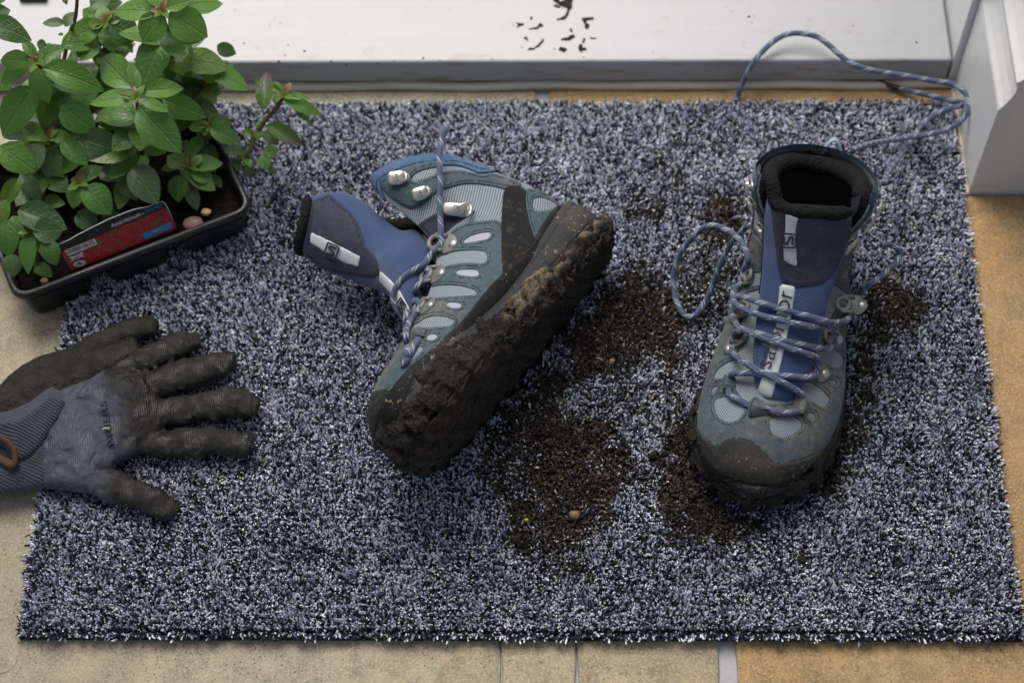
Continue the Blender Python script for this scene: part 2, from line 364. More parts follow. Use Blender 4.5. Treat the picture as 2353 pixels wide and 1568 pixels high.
# unseen roof and walls beside the doorway, added to block sky light
BLOCKER = simple('blocker_paint', (.80, .78, .74), .8)
for nm, lo, hi in (('blocker_roof', (-1.9, -2.0, 2.92), (1.9, .66, 3.0)), ('blocker_wall', (.4605, .5195, .19), (1.9, .66, 2.919)), ('blocker_wall', (-1.9, .5195, .045), (-.72, .66, 2.919))):
    tag(box(nm, lo, hi, BLOCKER), kind='structure')
PAVE = MT('paving', rough=.85); PAVE.set(col=PAVE.ramp(PAVE.noise(3, 5), [(.3, (.36, .35, .33)), (.7, (.48, .47, .45))]))
tag(mesh('ground', [(-60, 1.15, -.12), (60, 1.15, -.12), (60, 90, -.12), (-60, 90, -.12)], [(0, 1, 2, 3)], PAVE.m, smooth=False), kind='structure')

# mud clods of the footprint on the white tread (survey from a view at native offset 1550,0 scale .2125)
VIEW['M'] = (1550, 0, .2125)
def clod(v, pts, h, label, z=SH, dryv=.05, group='mud clods of the footprint on the doorstep', cat='mud clod', name='mud_clod'):
    q = np.array([atv(v, x, y, z)[:2] for x, y in pts]); c = q.mean(0); lo = q.min(0) - .004; hi = q.max(0) + .004
    st_ = max(.0005, (hi - lo).max() / 70); nx, ny = [int(k) for k in (hi - lo) / st_ + 2]
    X, Y = np.meshgrid(lo[0] + st_ * np.arange(nx), lo[1] + st_ * np.arange(ny), indexing='ij')
    P3 = np.stack([X, Y, 0 * X], -1)
    d = sdf_poly(P3[..., :2], q) + (fbm(P3, 900, 3) - .5) * .002
    Vv, Ff, _, _ = march(P3, d, h * 1., None)
    if not len(Vv): return None
    dd = np.interp(np.clip(Vv[:, 2], 0, h), [0, h], [0, 1])
    dloc = sdf_poly(Vv[:, :2], q)
    Vv[:, 2] = np.where(Vv[:, 2] > 1e-6, h * np.sqrt(np.clip((dloc + .0008) / .004, .02, 1)) * (.4 + 1.1 * fbm(Vv, 420, 5)), -.0004)
    loc = Vector((c[0], c[1], z)); Vv = Vv - np.array([c[0], c[1], 0])
    o = mesh(name, Vv, Ff, MUD, attrs={'dry': np.full(len(Vv), dryv)}); o.location = loc
    return tag(o, label, cat, group)
# ================================================================ doormat
MX, MY0, MY1, MZ = .375, .0, .4945, .0122
mat_root = empty('doormat', (0, .25, 0)); tag(mat_root, 'blue and grey flecked pile doormat with patches of trodden mud', 'doormat')
rub = simple('mat_backing', (.012, .012, .014), .8)
o = box('backing', (-MX - .001, MY0 - .001, .0003), (MX + .001, MY1 + .001, .0034), rub, mat_root, .0008); o.location -= mat_root.location
MUDPOLY = [(poly('P', p), w) for p, w in [
    ([(1128, 1010), (1150, 960), (1190, 900), (1260, 905), (1330, 950), (1410, 965), (1442, 1040), (1430, 1120), (1400, 1190), (1330, 1225), (1290, 1270), (1190, 1255), (1140, 1195), (1122, 1100)], .92),
    ([(1170, 905), (1220, 850), (1300, 800), (1350, 720), (1400, 640), (1440, 650), (1420, 760), (1330, 860), (1280, 930), (1190, 950)], .95),
    ([(1320, 760), (1380, 660), (1450, 615), (1530, 635), (1565, 700), (1590, 800), (1570, 850), (1480, 840), (1400, 850), (1340, 830)], .93),
    ([(1505, 1120), (1520, 1050), (1560, 990), (1590, 920), (1615, 1100), (1690, 1180), (1730, 1200), (1600, 1255), (1545, 1225), (1510, 1180)], 1.0),
    ([(1985, 660), (2060, 612), (2120, 670), (2100, 745), (2020, 765), (1990, 900), (2000, 990), (1960, 1050), (1900, 1120), (1890, 1060), (1950, 900)], .9),
    ([(1590, 490), (1640, 460), (1690, 440), (1710, 520), (1650, 545), (1600, 525)], .75),
    ([(1450, 480), (1480, 455), (1520, 460), (1505, 490), (1465, 495)], .7),
    ([(1490, 380), (1520, 360), (1560, 400), (1530, 430)], .4),
    ([(1270, 1290), (1310, 1265), (1330, 1310), (1300, 1330)], .8),
    ([(1340, 900), (1440, 860), (1560, 870), (1590, 920), (1480, 960), (1400, 950)], .3),
    ([(1600, 560), (1660, 550), (1690, 640), (1640, 720), (1590, 800), (1560, 700)], .45)]]
def mudmask(P):
    px = proj(np.c_[P[:, :2], np.full(len(P), MZ)]); m = np.zeros(len(P))
    nz = fbm(np.c_[P[:, :2], 0 * P[:, 0]], 75, 11, 4) - .5; n2 = fbm(np.c_[P[:, :2], 0 * P[:, 0]], 34, 17, 3)
    for q, w in MUDPOLY:
        d = sdf_poly(px, q) + nz * 110
        m = np.maximum(m, w * sstep(-34, 24, d) * (.66 + .34 * sstep(.28, .5, n2)))
    return m
def build_pile():
    sp = .00138
    nx, ny = int(2 * MX / sp), int((MY1 - MY0) / (sp * .95))
    X, Y = np.meshgrid(np.linspace(-MX, MX, nx), np.linspace(MY0, MY1, ny), indexing='ij')
    B = np.stack([X, Y], -1).reshape(-1, 2)
    row = np.floor(B[:, 1] / .0052); B[:, 1] = (row + .5 + (B[:, 1] / .0052 - row - .5) * .70) * .0052
    B = B + RNG.normal(0, .00045, B.shape)
    B[:, 0] = np.clip(B[:, 0], -MX, MX); B[:, 1] = np.clip(B[:, 1], MY0, MY1)
    n = len(B); m = mudmask(B)
    lean = np.stack([fbm(np.c_[B, 0 * row], 60, 21) - .5, fbm(np.c_[B, 0 * row], 60, 22) - .5], -1) * .0048
    lean += RNG.normal(0, .0011, (n, 2)); lean[:, 1] += -.0008
    edge = np.minimum.reduce([MX - np.abs(B[:, 0]), B[:, 1] - MY0, MY1 - B[:, 1]])
    out = np.zeros((n, 2)); ex = (MX - np.abs(B[:, 0]) < .004); out[ex, 0] = np.sign(B[ex, 0]) * .0016
    ey = (B[:, 1] - MY0 < .005); out[ey, 1] = -.0022; lean += out * np.where(RNG.random((n, 1)) < .3, 1.9, .35)
    isM = RNG.random(n) < m; lean[isM] *= 1.5
    H = (MZ - .002 + RNG.normal(0, .0009, n)) * np.where(edge < .004, .82, 1); H = np.where(isM, H * RNG.uniform(.62, .95, n), H)
    # things that lie on the mat press it down a little
    for c, r in PRESS:
        d = np.hypot(B[:, 0] - c[0], B[:, 1] - c[1]); H *= 1 - .3 * sstep(r, r * .6, d)
    tt = np.array([0, .45, .8, 1.]); P = np.zeros((n, 4, 3)); z0 = .002
    curl = RNG.normal(0, .0008, (n, 2))
    for k, t in enumerate(tt):
        P[:, k, :2] = B + lean * t ** 1.6 + curl * math.sin(t * 3.0); P[:, k, 2] = z0 + H * (t - .12 * t ** 3)
    rad = np.clip(RNG.normal(.00062, .00012, n), .00036, .00095)
    R = rad[:, None] * np.array([.65, .9, 1.05, .75])[None]
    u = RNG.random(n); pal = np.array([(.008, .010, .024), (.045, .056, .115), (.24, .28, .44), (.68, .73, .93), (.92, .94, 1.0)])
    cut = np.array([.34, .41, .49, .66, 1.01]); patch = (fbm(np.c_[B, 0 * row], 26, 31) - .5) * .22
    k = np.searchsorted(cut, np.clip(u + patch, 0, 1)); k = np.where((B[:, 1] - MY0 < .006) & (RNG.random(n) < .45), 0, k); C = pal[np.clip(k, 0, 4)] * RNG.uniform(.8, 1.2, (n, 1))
    mudc = np.array([.034, .0245, .0165]) * RNG.uniform(.4, 1.9, (n, 1)) + (RNG.random((n, 1)) < .14) * np.array([.16, .125, .09]); C = np.where(isM[:, None], mudc, C)
    part = (~isM) & (RNG.random(n) < m * .8 + .0); C[part] *= np.array([.42, .37, .31])
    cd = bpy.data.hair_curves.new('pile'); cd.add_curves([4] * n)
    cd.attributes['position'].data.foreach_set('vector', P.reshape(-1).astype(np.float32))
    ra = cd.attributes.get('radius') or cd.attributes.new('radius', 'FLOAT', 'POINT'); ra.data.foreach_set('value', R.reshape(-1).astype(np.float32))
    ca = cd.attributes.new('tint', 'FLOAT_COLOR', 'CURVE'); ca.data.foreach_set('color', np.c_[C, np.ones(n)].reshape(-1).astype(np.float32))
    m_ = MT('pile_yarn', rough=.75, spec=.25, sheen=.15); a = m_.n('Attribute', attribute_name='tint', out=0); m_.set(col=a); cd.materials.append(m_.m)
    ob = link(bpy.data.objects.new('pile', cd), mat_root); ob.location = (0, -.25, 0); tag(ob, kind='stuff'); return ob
PRESS = []
# ================================================================ hiking boots
# right-foot boot in its own frame: x forward from the heel, y to the inner side, z up.  rows: top-line x,z / bottom-line x,z / half width / fullness a,b / y offset
SEC = np.array([
 (.2680, .036, .2665, .026, .010, .40, .50, .009), (.2630, .048, .2615, .019, .026, .34, .50, .009), (.2510, .0565, .2490, .016, .038, .30, .50, .008),
 (.2320, .0625, .2300, .016, .0470, .28, .52, .006), (.2080, .067, .2030, .016, .0520, .27, .58, .003), (.1820, .074, .1740, .017, .0520, .27, .66, .001),
 (.1560, .085, .1430, .018, .0480, .28, .72, .000), (.1320, .098, .1060, .019, .0440, .32, .72, .000), (.1170, .112, .0640, .020, .0410, .36, .66, .000),
 (.1120, .126, .0270, .024, .0390, .42, .54, .000), (.1090, .140, .0060, .044, .0410, .45, .44, .000), (.1070, .155, .0055, .073, .0445, .46, .36, .000),
 (.1040, .169, .0120, .100, .0455, .46, .30, .000), (.0990, .1805, .0190, .128, .0430, .46, .28, .000)])
def upper(ns=250, nt=301, inset=0., t0=0., t1=13., wk=1.0):
    D = cr(SEC, np.linspace(t0, t1, ns)); th = np.linspace(-np.pi, np.pi, nt); h = (1 + np.cos(th)) / 2
    a, b = D[:, 5:6], D[:, 6:7]
    g = np.power(np.maximum(h, 1e-9)[None], a) * np.power(np.maximum(1 - h, 1e-9)[None], b); m = a / (a + b); g = g / (m ** a * (1 - m) ** b)
    g[:, 0] = 0; g[:, -1] = 0; g[:, nt // 2] = 0
    w = D[:, 4:5] * wk - inset; F, B = D[:, 0:2], D[:, 2:4]; dd = F - B; L = np.linalg.norm(dd, axis=1, keepdims=True); F = F - dd / L * inset; B = B + dd / L * inset
    X = B[:, :1] + (F - B)[:, :1] * h; Z = B[:, 1:] + (F - B)[:, 1:] * h
    Y = D[:, 7:8] + np.sign(th) * w * g
    return np.stack([X, Y, Z], -1), np.linspace(t0, t1, ns), th
def eul(a, b, c):
    ca, sa, cb, sb, cc, s_ = math.cos(a), math.sin(a), math.cos(b), math.sin(b), math.cos(c), math.sin(c)
    return np.array([[cc, -s_, 0], [s_, cc, 0], [0, 0, 1]]) @ np.array([[cb, 0, sb], [0, 1, 0], [-sb, 0, cb]]) @ np.array([[1, 0, 0], [0, ca, -sa], [0, sa, ca]])
def pose(a, t): M = np.eye(4); M[:3, :3] = eul(*a); M[:3, 3] = t; return M
M_LIE = pose((1.5254, -.1436, -2.1618), (.0739, .3249, .0467))
M_STD = pose((0, 0, -1.7779), (.2365, .3669, .0125))
def tf(M, P): return P @ M[:3, :3].T + M[:3, 3]

# ---- materials
m = MT('boot_textile', rough=.7, sheen=.2); u2 = m.scale(m.uv(), (900, 900, 1)); ck = m.n('TexChecker', {0: u2, 1: (.38, .46, .51), 2: (.04, .055, .07), 3: 1.0}, out=0)
wv = m.n('TexChecker', {0: u2, 3: 1.0}, out=1); m.set(col=m.mix(m.f(m.noise(45, 3), .35, .7, 0, .3), ck, (.16, .20, .23))); m.bump(wv, .6, .0006); TEXT = m.m
def leather(name, base, lite, stitch=(.004, .007, .010)):
    m = MT(name, rough=.72, spec=.3, sheen=.12); e = m.attr('edge'); n1 = m.noise(28, 5, .65); n2 = m.noise(160, 4, .6); sc_ = m.noise(10, 3, .6)
    c = m.mix(m.f(n1, .35, .72), base, lite); c = m.mix(m.f(n2, .55, .8, 0, .5), c, tuple(x * 1.7 + .01 for x in lite))
    c = m.mix(m.f(m.noise(520, 2, .6), .4, .75, 0, .5), c, tuple(x * .45 for x in base))
    c = m.mix(m.math('MULTIPLY', m.f(sc_, .50, .64), m.f(n2, .35, .65, 0, .6)), c, (.22, .19, .13))     # dried mud film in places
    dash = m.f(m.noise(300, 0), .40, .46)
    line = m.math('MULTIPLY', m.math('MULTIPLY', m.f(e, .0017, .0020), m.f(e, .0027, .0023)), m.math('MULTIPLY', dash, .85))
    c = m.mix(line, c, stitch); c = m.mix(m.f(e, .0005, .0, 0, .7), c, stitch)
    m.set(col=c, rough=m.f(n1, .3, .7, .62, .8)); m.bump(m.math('SUBTRACT', m.math('ADD', n2, m.math('MULTIPLY', m.noise(700, 2), .5)), m.math('MULTIPLY', line, 2.)), .6, .0008); return m.m
LEA = leather('leather_teal', (.050, .080, .095), (.092, .138, .156)); LEA2 = leather('leather_heel', (.048, .086, .096), (.090, .142, .150))
SUEDE = leather('suede_blue', (.055, .115, .215), (.085, .165, .29)); NAVY = leather('leather_navy', (.022, .030, .052), (.038, .050, .078))
def rubber(name, c, dirt, lo, hi, rough=.55):
    m = MT(name, rough=rough, spec=.22); n1 = m.noise(60, 6, .68); n2 = m.noise(420, 3, .7); e = m.attr('edge')
    cc = m.mix(m.f(m.noise(16, 5, .6), lo, hi), c, dirt); cc = m.mix(m.math('MULTIPLY', m.f(m.noise(330, 3, .6), .62, .68), m.f(m.noise(30, 3), .42, .58)), cc, (.34, .30, .24)); cc = m.mix(m.f(n1, .56, .68, 0, .7), cc, dirt)
    m.set(col=cc, rough=m.f(n1, .3, .7, .5, .85)); m.bump(m.math('ADD', n2, n1), .45, .0008); return m.m
RUB = rubber('rubber_grey', (.028, .029, .031), (.092, .080, .064), .43, .70); OUT = rubber('rubber_outsole', (.011, .010, .009), (.030, .022, .015), .40, .62, .5)
RAND = rubber('rand_rubber', (.013, .013, .014), (.070, .058, .042), .50, .76, .6)
MID = rubber('midsole_foam', (.036, .037, .040), (.10, .088, .070), .52, .78)
m = MT('strap_webbing', rough=.75); wv = m.n('TexWave', {0: m.scale(m.uv(), (260, 40, 1)), 1: 3.0, 2: .5}, out=1); m.set(col=m.mix(m.f(m.noise(90, 5, .7), .55, .66), m.mix(wv, (.010, .010, .011), (.036, .036, .038)), (.15, .12, .08))); m.bump(wv, .8, .0012); STRAP = m.m
m = MT('lining', rough=.95, spec=.1); v_ = m.vor(560); m.set(col=m.mix(m.f(v_, .1, .5), (.004, .004, .0045), (.016, .0165, .018))); m.bump(v_, .8, .001); LINING = m.m
m = MT('lining_mesh', rough=.9); v_ = m.vor(420); m.set(col=m.mix(m.f(v_, .1, .5), (.02, .022, .025), (.085, .09, .10))); m.bump(v_, .6, .001); LIN2 = m.m
m = MT('insole', rough=.95); m.set(col=m.mix(m.noise(700, 3), (.22, .23, .24), (.55, .57, .60))); INSOLE = m.m
m = MT('tongue_fabric', rough=.8, sheen=.25); wv = m.n('TexWave', {0: m.scale(m.uv(), (420, 420, 1)), 1: 1.0, 2: 1.2}, out=1)
m.set(col=m.mix(wv, (.026, .050, .135), (.055, .098, .235))); m.bump(m.math('ADD', wv, m.math('MULTIPLY', m.noise(30, 3), 2.)), .5, .001); TONG = m.m
STRIP = MT('reflective_strip', rough=.45); STRIP.set(col=STRIP.mix(STRIP.noise(70, 5), (.46, .52, .53), (.60, .65, .66))); STRIP = STRIP.m
INK = simple('print_ink', (.02, .025, .03), .6)
m = MT('lace_cord', rough=.65, sheen=.2); sx = m.n('SeparateXYZ', {0: m.uv()}); sy = m.n('SeparateXYZ', {0: m.uv()}, out=1)
seg = m.math('FRACT', m.math('ADD', m.math('MULTIPLY', sx, 62.), m.math('MULTIPLY', sy, 1.0))); arm = m.math('FRACT', m.math('ADD', m.math('MULTIPLY', sy, 5.), m.math('MULTIPLY', sx, 240.)))
fl = m.math('MULTIPLY', m.f(seg, .60, .66), m.f(arm, .42, .5)); wv = m.math('ABSOLUTE', m.math('SUBTRACT', m.math('FRACT', m.math('ADD', m.math('MULTIPLY', sy, 10.), m.math('MULTIPLY', sx, 700.))), .5))
base_ = m.mix(m.f(m.noise(40, 3), .4, .7), (.065, .098, .19), (.115, .15, .24)); m.set(col=m.mix(fl, m.mix(m.f(wv, 0., .3), tuple(x * .35 for x in (.065, .098, .19)), base_), (.36, .41, .50))); m.bump(wv, .8, .0006); LACE = m.m
LACED = simple('lace_tip', (.012, .012, .014), .35)
METAL = MT('hook_metal', metal=.75, rough=.38); METAL.set(col=METAL.mix(METAL.noise(120, 4), (.45, .44, .42), (.60, .59, .57))); METAL = METAL.m
m = MT('eyelet_gunmetal', metal=.15, rough=.42); m.set(col=m.mix(m.noise(200, 4), (.13, .13, .128), (.24, .238, .23))); GUN = m.m

# ---- pattern drawings (survey of the inner side, from views A and B)
PA = {k: smoothpoly(poly(v, p)) for k, (v, p) in dict(
 vamp=('A', [(1118, 830), (1150, 772), (1220, 735), (1300, 716), (1485, 700), (1520, 900), (1560, 1250), (1600, 1700), (300, 2400), (-300, 1700), (500, 1300), (800, 1250), (930, 1020), (1000, 930)]),
 w1=('A', [(1012, 1005), (1040, 962), (1110, 928), (1200, 910), (1300, 906), (1362, 912), (1384, 935), (1381, 980), (1360, 998), (1250, 990), (1130, 1006), (1060, 1032), (960, 1050), (940, 1030)]),
 s1=('A', [(1225, 846), (1270, 812), (1340, 792), (1403, 786), (1411, 808), (1386, 836), (1300, 850), (1230, 862)]),
 s2=('A', [(1172, 1052), (1200, 1036), (1320, 1036), (1332, 1078), (1290, 1086), (1190, 1073)]),
 w2=('A', [(966, 1182), (1010, 1152), (1080, 1137), (1200, 1142), (1290, 1166), (1320, 1190), (1300, 1210), (1200, 1212), (1060, 1222), (960, 1236), (880, 1240), (880, 1200)]),
 s3=('A', [(1105, 1272), (1130, 1253), (1190, 1256), (1216, 1270), (1200, 1295), (1150, 1294)]),
 w3=('A', [(932, 1392), (960, 1362), (1030, 1342), (1100, 1347), (1158, 1370), (1163, 1386), (1140, 1414), (1060, 1420), (940, 1426), (860, 1430), (860, 1400)]),
 s4=('A', [(982, 1482), (1010, 1463), (1050, 1470), (1050, 1494), (1010, 1510), (982, 1502)]),
 w4=('B', [(440, 690), (480, 650), (522, 655), (512, 685), (470, 722), (430, 762), (400, 790), (380, 740)]),
 ankle=('A', [(668, 475), (684, 430), (722, 386), (762, 346), (830, 312), (920, 298), (990, 302), (1040, 335), (1200, 352), (1440, 400), (1640, 470), (1500, 505), (1440, 484), (1300, 464), (1200, 468), (1095, 502), (1040, 522), (960, 602), (880, 634), (790, 590), (722, 540)]),
 aslot=('A', [(872, 432), (900, 396), (960, 371), (1040, 356), (1100, 346), (1200, 346), (1290, 366), (1400, 392), (1360, 412), (1200, 374), (1092, 384), (1040, 402), (960, 432), (900, 450)]),
 collar=('A', [(560, 560), (560, 380), (700, 240), (950, 180), (1300, 240), (1480, 380), (1330, 402), (1250, 366), (1180, 346), (1090, 346), (1040, 335), (990, 300), (700, 405), (670, 460), (690, 520), (716, 568), (660, 620)]),
 navy=('A', [(905, 752), (942, 716), (1062, 645), (1300, 640), (1300, 660), (1190, 722), (1150, 752), (1108, 792), (1060, 872), (1010, 1000), (960, 1150), (850, 1180), (850, 900)]),
 strap=('A', [(1498, 470), (1640, 490), (1636, 600), (1660, 720), (1712, 885), (1640, 1010), (1560, 1250), (1490, 1320), (1480, 1100), (1474, 900), (1478, 640)]),
 heel=('A', [(1620, 490), (1760, 510), (1900, 560), (2050, 640), (2000, 760), (1880, 800), (1700, 910), (1655, 720), (1632, 600)]),
 hwin=('A', [(1682, 562), (1740, 552), (1820, 582), (1856, 614), (1800, 638), (1692, 653)]),
 toe=('B', [(812, 738), (722, 757), (620, 790), (520, 822), (430, 870), (378, 905), (300, 940), (60, 1000), (60, 1700), (900, 1700), (1150, 700), (1010, 600)]),
).items()}
PD = {k: smoothpoly(poly(v, p)) for k, (v, p) in dict(
 wa=('D', [(440, 702), (470, 672), (540, 664), (640, 712), (660, 760), (620, 828), (560, 852), (500, 836), (450, 780)]),
 wb=('D', [(818, 842), (850, 806), (1000, 802), (1050, 842), (1055, 882), (1000, 932), (920, 962), (850, 930)]),
 wc=('D', [(1020, 600), (1040, 580), (1100, 556), (1180, 600), (1250, 670), (1248, 705), (1205, 745), (1140, 700), (1040, 645)]),
 wd=('D', [(1130, 360), (1160, 340), (1210, 322), (1290, 330), (1345, 382), (1345, 440), (1310, 470), (1220, 430), (1130, 400)]),
 we=('D', [(1230, 175), (1260, 160), (1400, 55), (1438, 50), (1422, 122), (1290, 192)]),
 wl=('D', [(430, 545), (468, 472), (540, 422), (640, 400), (650, 490), (560, 532)]),
 wl2=('D', [(560, 260), (620, 180), (700, 190), (690, 260), (590, 272)]),
 sa=('D', [(425, 617), (450, 590), (470, 602), (442, 650), (428, 646)]), sb=('D', [(1243, 540), (1290, 546), (1302, 582), (1268, 592)]),
 sc=('D', [(1093, 775), (1140, 780), (1152, 820), (1110, 832)]), sd=('D', [(1338, 250), (1386, 240), (1392, 272), (1350, 287)]),
 throat_l=('D', [(660, -100), (640, 100), (620, 300), (590, 420), (585, 600), (640, 690), (690, 705), (830, 720), (990, 705), (1020, 640), (1080, 520), (1130, 400), (1210, 230), (1260, 100), (1400, -100)]),
 toe=('D', [(250, 850), (342, 900), (380, 962), (470, 1020), (530, 972), (620, 960), (720, 990), (780, 1040), (830, 1112), (872, 1140), (1000, 1122), (1150, 1062), (1232, 1010), (1310, 930), (1600, 800), (1600, 1800), (100, 1800)]),
).items()}
def logo(name, c, ex, ey, en, size, mat, root, inv):            # outlined square with the S mark
    parts = []
    def bar(x0, y0, x1, y1, w):
        a, b = np.array([x0, y0]), np.array([x1, y1]); d = (b - a) / np.linalg.norm(b - a); p = np.array([-d[1], d[0]]) * w / 2
        q = [a + p, a - p, b - p, b + p]; k = len(parts) * 8
        parts.append(([(*v, 0) for v in q] + [(*v, .06) for v in q], [(4, 5, 6, 7), (0, 1, 5, 4), (1, 2, 6, 5), (2, 3, 7, 6), (3, 0, 4, 7)]))
    for s in (-1, 1): bar(-.5, s * .5, .5, s * .5, .11); bar(s * .5, -.5, s * .5, .5, .11)
    for a in ((-.25, .3, .28, .3), (-.25, .3, -.25, .08), (-.28, .1, .28, -.1), (.25, -.08, .25, -.3), (-.28, -.3, .25, -.3)): bar(*a, .15)
    V, F = join_geo(parts); W = c + size * (V[:, :1] * ex + V[:, 1:2] * ey + V[:, 2:] * en)
    return mesh(name, tf(inv, W), F, mat, root, smooth=False)
def frame_on(pt, nrm, d):
    n = nrm / np.linalg.norm(nrm); x = d - n * (d @ n); x /= np.linalg.norm(x); return x, np.cross(n, x), n
def place(V, o, X): return o + V[:, :1] * X[0] + V[:, 1:2] * X[1] + V[:, 2:] * X[2]
def plate_geo(out, hole=None, th=.0014):                        # extruded outline with domed rim
    n = len(out); c = out.mean(0); V = [(*p, 0) for p in out] + [(*p, th * .75) for p in out] + [(*(c + (p - c) * .9), th) for p in out]
    F = [(i, (i + 1) % n, n + (i + 1) % n, n + i) for i in range(n)] + [(n + i, n + (i + 1) % n, 2 * n + (i + 1) % n, 2 * n + i) for i in range(n)]
    k = len(V); V.append((*c, th * 1.02)); F += [(2 * n + i, 2 * n + (i + 1) % n, k) for i in range(n)]
    return np.array(V, float), F
def ring_geo(r, t, n=20, m=8):
    a = np.linspace(0, 2 * np.pi, n, endpoint=False); b = np.linspace(0, 2 * np.pi, m, endpoint=False)
    V = np.stack([(r + t * np.cos(b)[None]) * np.cos(a)[:, None], (r + t * np.cos(b)[None]) * np.sin(a)[:, None], np.broadcast_to(t * np.sin(b)[None], (n, m))], -1).reshape(-1, 3)
    F = [(i * m + j, ((i + 1) % n) * m + j, ((i + 1) % n) * m + (j + 1) % m, i * m + (j + 1) % m) for i in range(n) for j in range(m)]
    return V, F
def dome_geo(r, h, n=16, k=5):
    V = [(r * math.cos(t) * math.cos(2 * math.pi * i / n), r * math.cos(t) * math.sin(2 * math.pi * i / n), h * math.sin(t)) for t in np.linspace(-.5, 1.35, k) for i in range(n)]
    F = [(j * n + i, j * n + (i + 1) % n, (j + 1) * n + (i + 1) % n, (j + 1) * n + i) for j in range(k - 1) for i in range(n)]; V.append((0, 0, h)); F += [((k - 1) * n + i, (k - 1) * n + (i + 1) % n, len(V) - 1) for i in range(n)]
    return np.array(V, float), F
def eyelet(root, inv, o, X, s=1.):                              # grey lace bracket: ring at the throat end, riveted at the other
    a = np.linspace(0, 2 * np.pi, 28, endpoint=False)
    r = np.where(np.abs(a - np.pi) < 1.2, .0056, .0050); out = np.stack([.0062 * s * np.cos(a) * 1.05 + .0018, .0050 * s * np.sin(a) * (1 - .18 * np.cos(a * 2))], -1)
    V, F = plate_geo(out); R, RF = ring_geo(.0036 * s, .0014 * s); R = R + np.array([-.0062 * s, 0, .0020]); B, BF = tube_geo(np.array([(-.0075, -.0046, .0005), (-.0066, -.0046, .0018), (0, -.0042, .0014)]) * s, .0011 * s, 7)[:2]; B2 = B * np.array([1, -1, 1])
    V, F = join_geo([(V, F), (R, RF), (B, BF), (B2, [q[::-1] for q in BF])])
    e = mesh('eyelet', tf(inv, place(V, o, X)), F, GUN, root)
    V, F = dome_geo(.0027 * s, .0014 * s); mesh('rivet', tf(inv, place(V + np.array([.0048 * s, 0, .0012]), o, X)), F, METAL, e); return e
def hook(root, inv, o, X, s=1., lock=False):                    # speed hook: riveted foot, stem, and a domed head that hooks forward
    a = np.linspace(0, 2 * np.pi, 28, endpoint=False); se = lambda c, k: np.sign(c) * np.abs(c) ** k
    out = np.stack([.0062 * se(np.cos(a), .55), .0056 * se(np.sin(a), .55)], -1); out[:, 0] += np.where(out[:, 1] > .002, .0014, 0) * (out[:, 0] > 0)
    if lock: out = np.stack([.0085 * se(np.cos(a), .6) - .0015, .0048 * se(np.sin(a), .6) + .0042 * np.cos(a) ** 2 * (np.cos(a) > 0)], -1)
    V, F = plate_geo(out * s, th=.0026 * s); V[:, 2] += .0030 * s + V[:, 0] * -.12; V[:, 2] += (V[:, 0] > .001) * -.0006
    foot = np.stack([.0075 * np.cos(a) + .003, .0048 * np.sin(a)], -1) * s; V2, F2 = plate_geo(foot, th=.0013 * s)
    st_, sf = tube_geo(np.array([(-.0005, 0, .0005), (-.0015, 0, .003), (-.001, 0, .0055)]) * s, .0026 * s, 10)[:2]
    lip, lf = tube_geo(np.array([(.0058, -.004, .0046), (.0078, -.002, .0040), (.0080, .001, .0034), (.0070, .0042, .0030)]) * s * (1.25 if lock else 1.), np.array([.0012, .0016, .0016, .0010]) * s, 8)[:2]
    V, F = join_geo([(V, F), (V2, F2), (st_, sf), (lip, lf)])
    h = mesh('hook', tf(inv, place(V, o, X)), F, METAL, root)
    logo('hook_mark', o + X[0] * (-.0008 * s) + X[2] * .0057 * s, -X[1], X[0], X[2], .0048 * s, GUN, h, inv); return h

OUTL = np.array([(0, 0), (.003, .02), (.018, .034), (.05, .037), (.09, .037), (.13, .041), (.17, .050), (.205, .0575), (.235, .054), (.257, .041), (.269, .020), (.273, .004), (.265, -.016), (.25, -.034), (.225, -.047), (.195, -.053), (.16, -.052), (.12, -.046), (.08, -.040), (.05, -.037), (.018, -.033), (.003, -.018)])
def sole_top(x): return np.interp(x, [-.01, .0, .03, .07, .12, .17, .22, .25, .28], [.040, .040, .036, .031, .027, .025, .026, .031, .036])
def closed(P, n):
    k = len(P); t = np.linspace(0, k, n, endpoint=False); Q = np.vstack([P[-2:], P, P[:3]]); return cr(Q, t + 2)
def sole_rings(levels, n=220):
    o = closed(np.c_[OUTL, 0 * OUTL[:, 0]], n)[:, :2]; tn = np.roll(o, -1, 0) - np.roll(o, 1, 0); tn /= np.linalg.norm(tn, axis=1, keepdims=True); nn = np.stack([-tn[:, 1], tn[:, 0]], -1)
    c = o.mean(0); nn *= np.sign(((o - c) * nn).sum(1).mean()); s = np.r_[0, np.cumsum(np.linalg.norm(np.diff(o, axis=0), axis=1))]
    return o, nn, s
